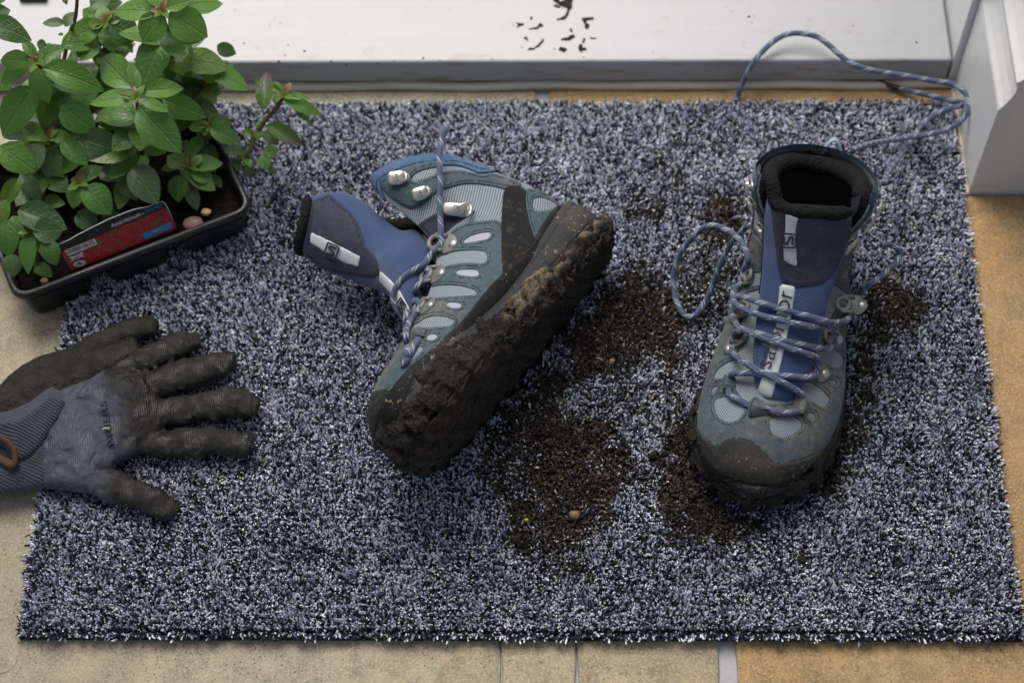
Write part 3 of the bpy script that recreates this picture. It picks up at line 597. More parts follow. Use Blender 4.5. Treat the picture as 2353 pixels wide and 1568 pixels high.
def build_boot(name, label, mirror, M, std):
    root = empty(name, M=Matrix(M.tolist())); tag(root, label, 'boot', 'pair of muddy hiking boots on the doormat')
    inv = np.linalg.inv(M); sg = np.array([1, -1 if mirror else 1, 1.])
    U, tt, th = upper(); yc = cr(SEC, tt)[:, 7]
    Us = U.copy(); Us[..., 1] = yc[:, None] + np.abs(U[..., 1] - yc[:, None])
    pa = proj(tf(M_LIE, Us)); P = U * sg; pd = proj(tf(M, P))
    N = normals(P); ctr = P.mean(1, keepdims=True); k_ = np.sign(np.nanmean((N * (P - ctr)).sum(-1))); N = N * k_
    mid = U.shape[1] // 2; dv = np.linalg.norm(np.diff(U, axis=1), axis=-1); v = np.concatenate([np.zeros((len(U), 1)), np.cumsum(dv, 1)], 1); v = v - v[:, mid:mid + 1]
    q1 = U.shape[1] // 4; du = .5 * (np.linalg.norm(np.diff(U[:, q1], axis=0), axis=-1) + np.linalg.norm(np.diff(U[:, -q1], axis=0), axis=-1)); u = np.broadcast_to(np.r_[0, np.cumsum(du)][:, None], v.shape)
    uv = np.stack([u, v], -1)
    hw = np.interp(tt, [4.3, 4.6, 4.85, 5.2, 5.7, 6.5, 7.5, 9, 10, 11, 12, 13], [-.02, .002, .011, .017, .0205, .0225, .024, .028, .036, .044, .049, .053])
    if not std: hw = np.interp(tt, [4.3, 4.6, 4.85, 5.2, 5.7, 6.5, 7.5, 9, 10, 11, 12, 13], [-.02, .002, .011, .017, .0205, .0225, .024, .026, .027, .029, .031, .034])
    rv = .056 if std else .037
    T2 = np.broadcast_to(tt[:, None], v.shape)
    T = np.abs(v) - hw[:, None]
    A = {k: sdf_poly(pa, q) / PPM for k, q in PA.items()}
    X, Z = U[..., 0], U[..., 2]; nzz = fbm(U, 120, 3)
    lim = T - .0015
    wins = np.maximum.reduce([A[k] for k in ('w1', 'w2', 'w3', 'w4', 's1', 's2', 's3', 's4')])
    slots = np.maximum.reduce([A[k] for k in ('s1', 's2', 's3', 's4')])
    vamp = np.minimum.reduce([np.maximum(A['vamp'], np.where(T2 < 6.3, .05, -.05)), -wins, lim]); toe = A['toe']
    if std:
        D = {k: sdf_poly(pd, q) / (PPM * 1.03) for k, q in PD.items()}
        wD = np.maximum.reduce([D[k] for k in D if k[0] in 'ws']); sD = np.maximum.reduce([D[k] for k in ('sa', 'sb', 'sc', 'sd')])
        fD = np.minimum(-wD, -D['throat_l']); w_ = sstep(6.9, 7.4, T2)
        vamp = np.minimum(np.where(T2 < 7.2, fD, vamp), lim); slots = np.where(T2 < 7.2, sD, slots); toe = np.where(T2 < 6, D['toe'], -.05)
    else: toe = np.where(T2 < 6, toe, -.05)
    zr = sole_top(X) + .0075 + .0015 * np.sin(X * 60); rand = zr - Z
    toe = np.maximum(toe, np.where(X > .262, .02 * (X - .262) / .01, -.05)); vamp = np.minimum(vamp, -toe + .002)
    band = np.where(T2 > 8.6, np.maximum(A['collar'], (T2 - 12.25) * .0125), -.05)
    def over(nm, f, h, mat, base=0., par=root, keep=1e-5, **k):
        V, F, uu, at_ = march(P, f, h, uv, N, base, **k)
        return mesh(nm, V, F, mat, par, uv=uu, attrs={'edge': at_})
    over('textile_upper', T, .0002, TEXT)
    pf = A['navy'] if not std else np.where(T2 > 7, A['navy'], -.05)
    for s_ in (-1, 1): over('eyestay', np.minimum.reduce([pf, T - .0006, s_ * v]), .0006, NAVY)
    lea = over('leather_vamp', vamp, .0013, LEA)
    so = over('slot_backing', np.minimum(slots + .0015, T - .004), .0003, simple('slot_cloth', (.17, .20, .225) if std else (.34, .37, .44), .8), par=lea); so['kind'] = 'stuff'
    over('collar_band', np.minimum(band, T), .003, SUEDE, rnd=.004)
    over('ankle_panel', np.minimum.reduce([A['ankle'], -A['aslot'], T - .002, np.where(T2 > 7.5, .05, -.05)]), .0017, LEA)
    over('heel_counter', np.minimum.reduce([A['heel'], -A['hwin'], np.where(T2 > 6.2, .05, -.05)]), .0012, LEA2)
    over('ankle_strap', np.where(T2 > 5.6, A['strap'], -.05), .0021, STRAP)
    over('toe_cap', np.minimum(toe, .06), .0021, RUB)
    over('rand', rand + (nzz - .5) * .0006, .0024, RAND)
    # lining, insole and padded collar
    Ui, ti, _ = upper(90, 121, .0065, 5.6, 12.85); Ti = np.abs(np.interp(np.linspace(0, 1, 121), np.linspace(0, 1, 301), np.arange(301)) - 150)
    Li = Ui * sg; vi = np.abs(Ui[..., 1]) + np.where(Ui[..., 0] < .06, .05, 0); fi = np.where(ti[:, None] > 5.6, np.interp(np.abs(th[::1][np.linspace(0, 300, 121).astype(int)])[None], [0, .55, .56, 4], [-.02, -.0001, .0001, .06]), 0) + 0 * ti[:, None]
    V, F, uu, _ = march(Li, fi, .0001, None, normals(Li)); mesh('lining', V, F, LIN2, root)
    io = closed(np.c_[OUTL * np.array([.86, .80]) + np.array([.016, 0]), 0 * OUTL[:, 0]], 60)[:, :2]; io[:, 1] *= sg[1]
    prism('insole', io, .029, .033, INSOLE, root)
    thr = np.linspace(-np.pi, np.pi, 301)
    def rimpt(t, sgn, vv, ins):
        i = int(np.clip(np.searchsorted(tt, t), 0, len(tt) - 1)); row = v[i] * sgn; j = np.argmin(np.abs(row - vv)); return P[i, j] - N[i, j] * ins
    rim = [rimpt(t, -1, np.interp(t, tt, hw) + .004, .005) for t in np.linspace(8.2, 12.6, 10)]
    vm = v[-1].max(); ring = []
    for f_ in np.linspace(rv / vm, 1, 22): ring.append(rimpt(12.72, -1, f_ * vm, .0094))
    for f_ in np.linspace(1, rv / vm, 22)[1:]: ring.append(rimpt(12.72, 1, f_ * vm, .0094))
    rim += ring + [rimpt(t, 1, np.interp(t, tt, hw) + .004, .005) for t in np.linspace(12.6, 8.2, 10)]
    R = spline(np.array(rim), 130); rr = np.interp(np.linspace(0, 1, 130), [0, .12, .2, .3, .5, .7, .8, .88, 1], [.0026, .0046, .0062, .0072, .0080, .0072, .0062, .0046, .0026])
    pad, F, uu = tube_geo(R, rr, 18, 1.0); pad = pad + .0006 * (fbm(pad, 300, 4)[:, None] - .5); mesh('collar_lining', pad, F, LINING, root, uv=uu)
    # heel pull loop
    hb = P[-1, 0] ; s_ = np.linspace(0, 1, 12); lp = np.stack([hb[0] - .002 - .008 * np.sin(s_ * np.pi), hb[1] + (.016 * (s_ - .5) + (.010 if std else 0)), hb[2] - .010 + .012 * np.sin(s_ * np.pi)], -1)
    V, F, uu = tube_geo(lp, .0016, 8, 3.0); mesh('pull_loop', V, F, simple('loop_webbing', (.30, .38, .46), .7), root)
    # ---- sole unit
    o, nn, s = sole_rings(None); top = sole_top(o[:, 0]); n = len(o); q = np.arange(n)
    lug = (np.sin(s * 2 * np.pi / .019) > -.25).astype(float); lug = np.convolve(np.r_[lug[-3:], lug, lug[:3]], np.ones(3) / 3, 'same')[3:-3]
    rise = .010 * sstep(.235, .277, o[:, 0]) + .004 * sstep(.02, 0, o[:, 0])           # toe spring, heel bevel
    def ringstack(nm, lv, mat, close):
        V = []
        for zf, off in lv: z = zf(top) if callable(zf) else np.full(n, zf); zz = z + rise * np.clip(1 - z / .02, 0, 1); V.append(np.c_[o + nn * (off(0) if callable(off) else np.full(n, off))[:, None], zz])
        V = np.array(V); F = gridfaces(len(lv), n, True).tolist()
        if close: F.append(list(range(n)))
        return mesh(nm, V.reshape(-1, 3) * sg, F, mat, root)
    ringstack('outsole', [(0., lambda _: -.006 - .004 * (1 - lug)), (.0012, lambda _: -.0012 - .0045 * (1 - lug)), (.0045, lambda _: .0004 - .0045 * (1 - lug)), (.0085, lambda _: .0016 - .0035 * (1 - lug)), (.0105, .0018), (.0125, .0008), (.013, -.003)], OUT, True)
    ringstack('midsole', [(.0122, -.004), (.0126, -.0008), (.0145, .0006), (lambda t: .45 * .013 + .55 * t, .0016), (lambda t: t - .006, .0012), (lambda t: t - .0045, -.0002), (lambda t: t - .0035, .0008), (lambda t: t + .001, .0002), (lambda t: t + .0028, -.0022), (lambda t: t + .003, -.012)], MID, False)
    # ---- mud caked on the side walls and under the sole
    n2 = 860; o2 = closed(np.c_[o, 0 * o[:, 0]], n2)[:, :2]; tn = np.roll(o2, -1, 0) - np.roll(o2, 1, 0); tn /= np.linalg.norm(tn, axis=1, keepdims=True); m2 = np.stack([-tn[:, 1], tn[:, 0]], -1); m2 *= np.sign(((o2 - o2.mean(0)) * m2).sum(1).mean())
    tp = sole_top(o2[:, 0]); K = 62; zz = np.linspace(-.006, 1, K); W = np.zeros((K, n2, 3)); NM = np.zeros((K, n2, 3)); inw = .0
    for k in range(K):
        f_ = k / (K - 1); z = -.004 + f_ * (tp + .010); under = sstep(.15, 0, f_)
        W[k, :, :2] = o2 - m2 * (.012 * under + .001)[..., None] if np.ndim(under) else o2 - m2 * (.012 * under + .0005); W[k, :, 2] = z + .010 * sstep(.235, .277, o2[:, 0]) * np.clip(1 - f_ * 2, 0, 1); NM[k, :, :2] = m2; NM[k, :, 2] = -.5 * under
    s2 = np.r_[0, np.cumsum(np.linalg.norm(np.diff(o2, axis=0), axis=1))]; gap = sstep(.05, -.45, np.sin(s2 * 2 * np.pi / .019 + .4 * np.sin(s2 * 60)))[None] * sstep(.52, .30, np.linspace(0, 1, K))[:, None]; W = W - NM * (.0042 * gap)[..., None]
    x, y, z = W[..., 0], W[..., 1], W[..., 2]; inner = sstep(.0, .02, y); zt = z / (tp[None] + 1e-9)
    ns_ = fbm(W, 85, 41, 4); nf = fbm(W, 320, 47, 3)
    if std: amt = sstep(.15, .21, x) * (1.25 - .62 * zt) + .85 * sstep(.55, .0, zt) + .25 * sstep(.9, .3, zt) - .1
    else: amt = sstep(.135, .165, x) * (1.40 - .78 * zt) * 1.05 + np.exp(-((x - .115) / .035) ** 2) * sstep(.85, .50, zt) * 1.25 + sstep(.10, .05, x) * sstep(.46, .22, zt) * 1.15 + .7 * sstep(.30, .05, zt) - .14
    f = (amt - .62 + (ns_ - .5) * 1.25) * .006
    thick = np.clip(amt, 0, 1.3) * (.0012 + .0075 * np.clip(ns_ - .28, 0, 1)) + .0036 * (nf - .5) + .0016 * (fbm(W, 800, 58, 2) - .5)
    thick = thick * (1 - .45 * gap) + .0105 * np.clip(fbm(W, 38, 63, 3) - .52, 0, 1) * sstep(.3, .8, amt)
    if not std: thick = thick * (1 + 1.1 * np.exp(-((x - .115) / .04) ** 2) * sstep(.9, .5, zt))
    S = (W + NM * thick[..., None]) * sg; dry = (np.exp(-((x - (.108)) / .030) ** 2) * .8 + .85 * sstep(.165, .14, x) * sstep(.38, .54, fbm(W, 60, 55, 3)) * sstep(.8, .5, zt)) * sstep(.05, .3, zt) * sstep(.28, .5, fbm(W, 60, 52)) * (inner if not std else .35 * inner) * 1.25
    if not std: dry = np.maximum(dry, .8 * sstep(.17, .15, x) * sstep(.12, .14, x) * sstep(.7, .9, zt))
    c2 = np.concatenate([S, S[:, :1]], 1); f2 = np.concatenate([f, f[:, :1]], 1); Nn = np.concatenate([NM, NM[:, :1]], 1) * sg; d2 = np.concatenate([dry, dry[:, :1]], 1)
    V, F, _, at_ = march(c2, f2, .001, None, Nn, 0., attr=d2); mesh('sole_mud', V, F, MUD, root, attrs={'dry': np.clip(at_, 0, 1)})
    if not std:                                                      # cake under the sole, lug print showing
        gx, gy = np.meshgrid(np.linspace(.002, .275, 170), np.linspace(-.055, .058, 80), indexing='ij'); G = np.stack([gx, gy, 0 * gx], -1); d = sdf_poly(G[..., :2], o)
        h_ = .0015 + .008 * np.clip(fbm(G, 70, 61, 4) - .25, 0, 1) * sstep(0, .012, d) + .002 * (np.sin(gx * 330) * np.sin(gy * 300 + 1) > 0)
        G[..., 2] = -h_ + .010 * sstep(.235, .277, gx); V, F, _, at_ = march(G * sg, d - .002, .0005, None, np.broadcast_to(np.array([0, 0, -1.]), G.shape)); mesh('mud_cake', V, F, MUD, root, attrs={'dry': .06 + 0 * at_})
    bv = BVHTree.FromPolygons(tf(M, P).reshape(-1, 3).tolist(), gridfaces(*P.shape[:2]).tolist())
    return root, inv, bv, dict(P=P, N=N, tt=tt, v=v)
LIE = build_boot('hiking_boot', 'muddy blue hiking boot lying on its side with its tongue pulled out', False, M_LIE, False)
STD = build_boot('hiking_boot', 'muddy blue hiking boot standing upright near the plinth with its lace trailing behind', True, M_STD, True)
def surf(bv, v, x, y, lift=0., zdef=.05):                        # point of the boot surface surveyed at x, y of view v
    d = ray(*vp(v, x, y)); h = bv.ray_cast(Vector(CAM), Vector(d))
    if h[0] is None: return at(*vp(v, x, y), zdef), np.array([0, -.3, .95])
    p, nr = np.array(h[0]), np.array(h[1]); nr = nr if nr @ d < 0 else -nr
    return p + nr * lift, nr
def lacepath(bv, pts, n=None):
    out = []
    for p in pts:
        v, x, y, k = p
        if isinstance(k, str): out.append(surf(bv, v, x, y, float(k))[0])       # '.004' lifted off the boot
        else: out.append(atv(v, x, y, k))                                       # at a height of its own
    return spline(np.array(out), n or max(24, len(out) * 10))
def tongue(root, inv, L, R, name, bulge, plates, th=.0055, C=None, wc=.36):
    """padded tongue between two edge lines L, R (world); plates: (name, polygon in picture units, height, material)"""
    nu, nv = 70, 41; l, r = spline(L, nu), spline(R, nu); w = np.linspace(0, 1, nv)
    P = l[:, None] * (1 - w)[None, :, None] + r[:, None] * w[None, :, None]
    if C is not None:
        c_ = spline(C, nu); e = (w - wc) / .16; k1, k2 = (c_ - l)[:, None] * (w / wc)[None, :, None] + l[:, None], (r - c_)[:, None] * ((w - wc) / (1 - wc))[None, :, None] + c_[:, None]; s_ = (1 / (1 + np.exp(-e * 4)))[None, :, None]; P = k1 * (1 - s_) + k2 * s_
    N = normals(P); N = N * np.sign((N.reshape(-1, 3) @ (-FW)).mean())
    b = np.broadcast_to(np.asarray(bulge(np.linspace(0, 1, nu)))[:, None], (nu, nv)); wr = (fbm(P, 45, 71) - .5) * .0045
    P = P + N * (b * (1 - (2 * w - 1) ** 2)[None] + wr)[..., None]; N = normals(P); N = N * np.sign((N.reshape(-1, 3) @ (-FW)).mean())
    rim = (th * np.sqrt(np.clip(1 - np.abs(2 * w - 1) ** 5, 0, 1)))[None, :, None] * np.sqrt(np.clip(np.linspace(1, 0, nu) * 9, 0, 1))[:, None, None]
    top, bot = P + N * rim * .5, P - N * rim * .5
    us = np.linalg.norm(np.diff(P[:, nv // 2], axis=0), axis=-1).sum(); uv = np.stack(np.broadcast_arrays(np.linspace(0, us, nu)[:, None], (w * .055)[None]), -1)
    V = np.concatenate([tf(inv, top.reshape(-1, 3)), tf(inv, bot.reshape(-1, 3))]); g = gridfaces(nu, nv)
    t = mesh(name, V, np.vstack([g, g[:, ::-1] + nu * nv]), TONG, root, uv=np.vstack([uv.reshape(-1, 2)] * 2)); px = proj(top)
    for nm, q, h, mt in plates:
        f = sdf_poly(px, q) / PPM; Vv, F, uu, a = march(top, f, h, uv, N, rnd=.0015); mesh(nm, tf(inv, Vv), F, mt, t, uv=uu, attrs={'edge': a})
    return t, top, N
# ---------------------------------------------------------------- fittings of the boot that lies on its side
root, inv, bv, g = LIE
for (x, y), (x2, y2) in (((1112, 868), (1160, 872)), ((1045, 1075), (1092, 1068)), ((985, 1288), (1025, 1285))):
    p, nr = surf(bv, 'A', x, y, .0012); p2, _ = surf(bv, 'A', x2, y2, .0012); eyelet(root, inv, p, frame_on(p, nr, p2 - p), 1.5)
for (x, y), (x2, y2), lk, sc_ in (((782, 432), (735, 440), False, 1.0), ((936, 530), (890, 545), False, .95), ((1185, 645), (1120, 640), True, 1.1)):
    p, nr = surf(bv, 'A', x, y, .0014); p2, _ = surf(bv, 'A', x2, y2, .0014); nr = nr - ray(*vp('A', x, y)) * .9; hook(root, inv, p, frame_on(p, nr, p - p2), sc_, lk)
def loop_tab(root, inv, bv, pts, w, mat):                           # leather tab folded over the lace
    q = [surf(bv, *p[:3], float(p[3])) for p in pts]; P = spline(np.array([x[0] for x in q]), 16); nr = np.mean([x[1] for x in q], 0); T = np.gradient(P, axis=0); T /= np.linalg.norm(T, axis=1, keepdims=True)
    sd = np.cross(T, nr); sd /= np.linalg.norm(sd, axis=1, keepdims=True); up = np.cross(sd, T); a = np.linspace(0, 2 * np.pi, 14, endpoint=False); ca = np.sign(np.cos(a)) * np.abs(np.cos(a)) ** .5
    V = P[:, None] + sd[:, None] * (w * ca)[None, :, None] + up[:, None] * (.0011 * np.sin(a))[None, :, None]; F = gridfaces(16, 14, True).tolist() + [list(range(14)), list(range(15 * 14, 16 * 14))]
    V = V.reshape(-1, 3); mesh('lace_tab', tf(inv, V), F, mat, root, attrs={'edge': np.tile(w * (1 - np.abs(ca)), 16)})
loop_tab(root, inv, bv, [('B', 470, 610, .002), ('B', 500, 585, .0062), ('B', 540, 565, .002)], .006, LEA)
PL = [('tongue_plate', poly('A', [(205, 600), (225, 575), (325, 533), (345, 545), (400, 592), (470, 650), (530, 740), (570, 870), (650, 970), (667, 1065), (600, 1086), (450, 1066), (300, 1036), (160, 925)]), .0012, NAVY),
      ('label_strip', poly('A', [(207, 778), (300, 820), (420, 880), (546, 942), (530, 1018), (440, 992), (320, 930), (200, 852)]), .0017, STRIP),
      ('label_strip', poly('A', [(668, 1042), (740, 1105), (800, 1175), (870, 1300), (855, 1370), (800, 1290), (745, 1195), (665, 1112)]), .0010, STRIP)]
Lg = np.array([atv('A', *p) for p in [(185, 548, .078), (330, 519, .076), (470, 531, .074), (600, 616, .072), (700, 700, .074), (800, 768, .076), (905, 770, .078), (1010, 880, .08)]])
Rg = np.array([atv('A', *p) for p in [(146, 925, .052), (235, 1000, .050), (310, 1046, .048), (500, 1112, .048), (690, 1190, .05), (770, 1250, .054), (850, 1400, .06), (900, 1520, .062)]])
t1, top, TN = tongue(root, inv, Lg, Rg, 'tongue', lambda u: .010 + .004 * np.sin(u * 3), PL)
c = top[9, 19]; cc, _ = top[16, 23], 0
pc = proj(top.reshape(-1, 3)); i = np.argmin(np.hypot(*(pc - np.array(vp('A', 358, 903))).T)); o_, n_ = top.reshape(-1, 3)[i], TN.reshape(-1, 3)[i]
X = frame_on(o_, n_, atv('A', 420, 940, .06) - atv('A', 300, 880, .06)); logo('strip_mark', o_ + n_ * .0026, X[0], X[1], X[2], .0105, INK, t1, inv)
i = np.argmin(np.hypot(*(pc - np.array(vp('A', 825, 1265))).T)); o_, n_ = top.reshape(-1, 3)[i], TN.reshape(-1, 3)[i]
X = frame_on(o_, n_, atv('A', 870, 1340, .06) - atv('A', 760, 1170, .06)); logo('strip_mark', o_ + n_ * .002, X[0], X[1], X[2], .0085, INK, t1, inv)
ed = spline(np.vstack([top[0, ::4], top[1, -1]]), 30); tube('tongue_edge', ed - FW * .000, np.interp(np.linspace(0, 1, 30), [0, .1, .9, 1], [.002, .0042, .0042, .002]), LINING, t1, 10, inv)
def lace(root, inv, path, r=.0025, nm='lace'): return tube(nm, path, r, LACE, root, 12, inv)
S4 = '.0035'
lace(root, inv, lacepath(bv, [('A', 1112, 62, .125), ('A', 1098, 110, .124), ('A', 1080, 170, .122), ('A', 1063, 300, .119), ('A', 1065, 450, '.010'), ('A', 1075, 600, '.008'), ('A', 1086, 740, '.006'), ('A', 1094, 820, '.0045'), ('A', 1092, 866, '.003'), ('A', 1066, 912, '.004'), ('A', 1030, 960, '.005'), ('A', 960, 1000, .090), ('A', 880, 1045, .086), ('A', 812, 1100, .082), ('A', 768, 1165, .078), ('A', 757, 1235, .073), ('A', 790, 1310, .068), ('A', 850, 1375, .062)]))
lace(root, inv, lacepath(bv, [('A', 830, 1290, .060), ('A', 800, 1220, .068), ('A', 800, 1140, .076), ('A', 860, 1070, .083), ('A', 930, 1036, '.006'), ('A', 985, 1030, '.005'), ('A', 1018, 1062, '.003'), ('A', 1000, 1105, '.0035'), ('A', 945, 1190, '.006'), ('A', 885, 1265, '.006'), ('A', 850, 1330, .078), ('A', 838, 1400, .072), ('A', 858, 1470, .066)]))
lace(root, inv, lacepath(bv, [('A', 835, 1440, .062), ('A', 850, 1360, .072), ('A', 885, 1295, '.007'), ('A', 940, 1262, '.005'), ('A', 958, 1290, '.003'), ('A', 940, 1330, '.0035'), ('A', 905, 1390, '.0045'), ('A', 882, 1450, '.005'), ('A', 872, 1520, '.005'), ('A', 862, 1590, .070)]))
lace(root, inv, lacepath(bv, [('B', 395, 560, .062), ('B', 405, 640, .066), ('B', 425, 700, '.004'), ('B', 420, 760, '.004'), ('B', 395, 795, '.003')]))
lace(root, inv, lacepath(bv, [('B', 505, 590, '.0015'), ('B', 480, 640, '.003'), ('B', 450, 700, '.0035'), ('B', 415, 760, '.0035'), ('B', 385, 800, '.002')]))

# ---------------------------------------------------------------- fittings of the standing boot
root, inv, bv, g = STD
for (x, y), (x2, y2), v in (((1165, 490), (1215, 508), 'D'), ((1270, 255), (1320, 270), 'D'), ((1425, 20), (1470, 20), 'D'), ((590, 300), (560, 330), 'D'), ((622, 88), (598, 105), 'D'), ((722, 1150), (700, 1160), 'C')):
    p, nr = surf(bv, v, x, y, .0012, .09); p2, _ = surf(bv, v, x2, y2, .0012, .09); eyelet(root, inv, p, frame_on(p, nr, p2 - p + np.array([0, 0, -.001])), 1.35)
for sgn in (-1, 1):
    for t, vv, lk, sc_ in ((12.0, .060, False, 1.0), (11.0, .054, False, .95), (9.6, .042, True, 1.1)):
        i = int(np.searchsorted(g['tt'], t)); j = np.argmin(np.abs(g['v'][i] - sgn * vv)); p, nr = tf(M_STD, g['P'][i, j]), M_STD[:3, :3] @ g['N'][i, j]
        d = tf(M_STD, g['P'][i, np.argmin(np.abs(g['v'][i] - sgn * (vv + .01)))]) - p
        hook(root, inv, p + nr * .0018, frame_on(p, nr, d), sc_, lk)
loop_tab(root, inv, bv, [('D', 765, 800, .001), ('D', 760, 760, .0060), ('D', 790, 715, .002)], .0085, LEA)
loop_tab(root, inv, bv, [('D', 515, 590, .001), ('D', 545, 582, .0062), ('D', 585, 575, .001)], .0062, LEA)
loop_tab(root, inv, bv, [('D', 1085, 760, .001), ('D', 1045, 742, .0062), ('D', 1000, 735, .001)], .0062, LEA)
# tongue: edges given in the boot's frame (left-foot, inner side at -y)
def loc(x, y, z): return tf(M_STD, np.array([x, y, z]))
Lg = np.array([loc(*p) for p in [(.082, -.032, .170), (.087, -.0335, .160), (.095, -.033, .145), (.105, -.031, .130), (.122, -.028, .116), (.140, -.0255, .097), (.160, -.0245, .083), (.181, -.022, .072), (.198, -.017, .0665), (.208, -.010, .0645)]])
Rg = np.array([loc(*p) for p in [(.095, .030, .157), (.098, .031, .149), (.104, .032, .139), (.111, .031, .127), (.124, .028, .112), (.142, .0255, .096), (.162, .0245, .082), (.183, .022, .0715), (.199, .017, .0665), (.209, .010, .0645)]])
Cg = np.array([loc(*p) for p in [(.100, -.019, .158), (.104, -.018, .150), (.110, -.016, .140), (.117, -.013, .130), (.124, -.012, .117), (.142, -.010, .0995), (.162, -.009, .085), (.182, -.008, .074), (.199, -.006, .068), (.2085, -.003, .065)]])
PT = [('tongue_plate', poly('C', [(925, 385), (955, 440), (1010, 620), (1112, 690), (1300, 715), (1490, 690), (1540, 760), (1470, 900), (1440, 1010), (1390, 1090), (1300, 1180), (1200, 1205), (1090, 1212), (985, 1180), (960, 1060), (925, 800), (905, 600)]), .0012, NAVY),
      ('label_strip', poly('C', [(1014, 625), (1112, 690), (1098, 760), (1094, 860), (1100, 960), (1108, 1055), (1050, 1040), (1002, 1005), (998, 860), (1010, 760)]), .0018, STRIP),
      ('label_strip', poly('D', [(905, -130), (1015, -110), (990, 60), (960, 200), (915, 420), (855, 640), (835, 705), (730, 672), (770, 560), (820, 380), (870, 170), (890, 20)]), .0012, STRIP)]
t2, top, TN = tongue(root, inv, Lg, Rg, 'tongue', lambda u: np.interp(u, [0, .3, .5, .7, 1], [.002, .004, .008, .007, .004]), PT, .007, Cg)
ed = spline(top[0, ::4], 30); tube('tongue_edge', ed + np.array([0, .004, -.001]), np.interp(np.linspace(0, 1, 30), [0, .08, .92, 1], [.003, .0055, .0055, .003]), LINING, t2, 12, inv)
bk = top + np.array([0, .006, 0]); mesh('tongue_lining', tf(inv, bk[:40].reshape(-1, 3)), gridfaces(40, top.shape[1]), LINING, t2)
pc = proj(top.reshape(-1, 3)); tr = top.reshape(-1, 3); tnr = TN.reshape(-1, 3)
def near(v, x, y): i = np.argmin(np.hypot(*(pc - np.array(vp(v, x, y))).T)); return tr[i], tnr[i]
o_, n_ = near('C', 1046, 845); X = frame_on(o_, n_, near('C', 1046, 760)[0] - near('C', 1046, 930)[0]); logo('strip_mark', o_ + n_ * .0026, X[0], X[1], X[2], .0105, INK, t2, inv)
def lettering(txt, size):                                          # built-in face, as flat mesh points and triangles
    cu = bpy.data.curves.new('lettering', 'FONT'); cu.body = txt; cu.size = size; cu.resolution_u = 3; cu.align_x = 'LEFT'; ob = bpy.data.objects.new('lettering', cu); COL.objects.link(ob)
    me = ob.evaluated_get(bpy.context.evaluated_depsgraph_get()).to_mesh(); V = np.array([v.co[:] for v in me.vertices]); F = [tuple(p.vertices) for p in me.polygons]
    bpy.data.objects.remove(ob); bpy.data.curves.remove(cu); return V, F
V, F = lettering('salomon', .0185); V[:, 0] *= 1.02
pl = spline(np.array([near('D', *p)[0] for p in [(818, 480), (850, 380), (905, 215), (945, 50), (975, -60)]]), 60); pn = np.array([near('D', *p)[1] for p in [(850, 380), (905, 215)]]).mean(0); pn /= np.linalg.norm(pn)
s_ = np.r_[0, np.cumsum(np.linalg.norm(np.diff(pl, axis=0), axis=1))]; tx = np.stack([np.interp(V[:, 0], s_, pl[:, k]) for k in range(3)], -1); td = np.gradient(pl, axis=0)
sd = np.cross(pn, pl[-1] - pl[0]); sd /= np.linalg.norm(sd); mesh('lettering', tf(inv, tx + sd * (V[:, 1:2] - .0022) + pn * .0030), F, INK, t2, smooth=False)
# laces across the instep
def ls(pts): return lace(root, inv, lacepath(bv, pts), .0024)
ls([('D', 545, 590, '.001'), ('D', 560, 655, '.004'), ('D', 605, 695, '.0035'), ('D', 665, 722, '.003'), ('D', 720, 745, '.003')])
ls([('D', 800, 755, '.003'), ('D', 850, 778, '.004'), ('D', 920, 787, '.004'), ('D', 985, 782, '.004'), ('D', 1035, 765, '.003')])
ls([('D', 575, 325, '.002'), ('D', 600, 375, '.005'), ('D', 655, 435, '.011'), ('D', 760, 512, '.013'), ('D', 900, 590, '.012'), ('D', 1000, 640, '.008'), ('D', 1055, 690, '.004'), ('D', 1060, 735, '.002')])
ls([('D', 540, 560, '.002'), ('D', 585, 532, '.006'), ('D', 700, 535, '.010'), ('D', 900, 537, '.010'), ('D', 1050, 543, '.009'), ('D', 1110, 530, '.006'), ('D', 1140, 500, '.003')])
ls([('D', 610, 110, '.003'), ('D', 632, 165, '.006'), ('D', 690, 222, '.013'), ('D', 800, 275, '.017'), ('D', 950, 342, '.016'), ('D', 1090, 392, '.011'), ('D', 1145, 440, '.006'), ('D', 1150, 480, '.003')])
ls([('D', 585, 290, '.003'), ('D', 612, 258, '.006'), ('D', 660, 240, '.011'), ('D', 760, 246, '.015'), ('D', 900, 282, '.016'), ('D', 1050, 318, '.013'), ('D', 1170, 335, '.009'), ('D', 1240, 312, '.005'), ('D', 1255, 262, '.003')])
ls([('C', 705, 1190, '.002'), ('C', 684, 1240, '.006'), ('C', 695, 1325, '.010'), ('C', 770, 1402, '.016'), ('C', 900, 1465, '.020'), ('C', 1050, 1500, '.020'), ('C', 1200, 1528, '.017'), ('D', 1220, 195, '.010'), ('D', 1262, 215, '.005'), ('D', 1272, 250, '.003')])
ls([('C', 660, 1400, '.003'), ('C', 690, 1345, '.006'), ('C', 740, 1318, '.012'), ('C', 830, 1335, '.019'), ('C', 960, 1382, '.022'), ('C', 1130, 1448, '.022'), ('C', 1270, 1488, '.017'), ('C', 1390, 1455, '.012'), ('C', 1480, 1400, '.009'), ('C', 1560, 1290, '.010'), ('C', 1640, 1200, .105), ('C', 1740, 1130, .100), ('C', 1830, 1050, .098), ('C', 1882, 975, .098), ('C', 1865, 925, .102), ('C', 1800, 890, .108), ('C', 1745, 895, .112)])
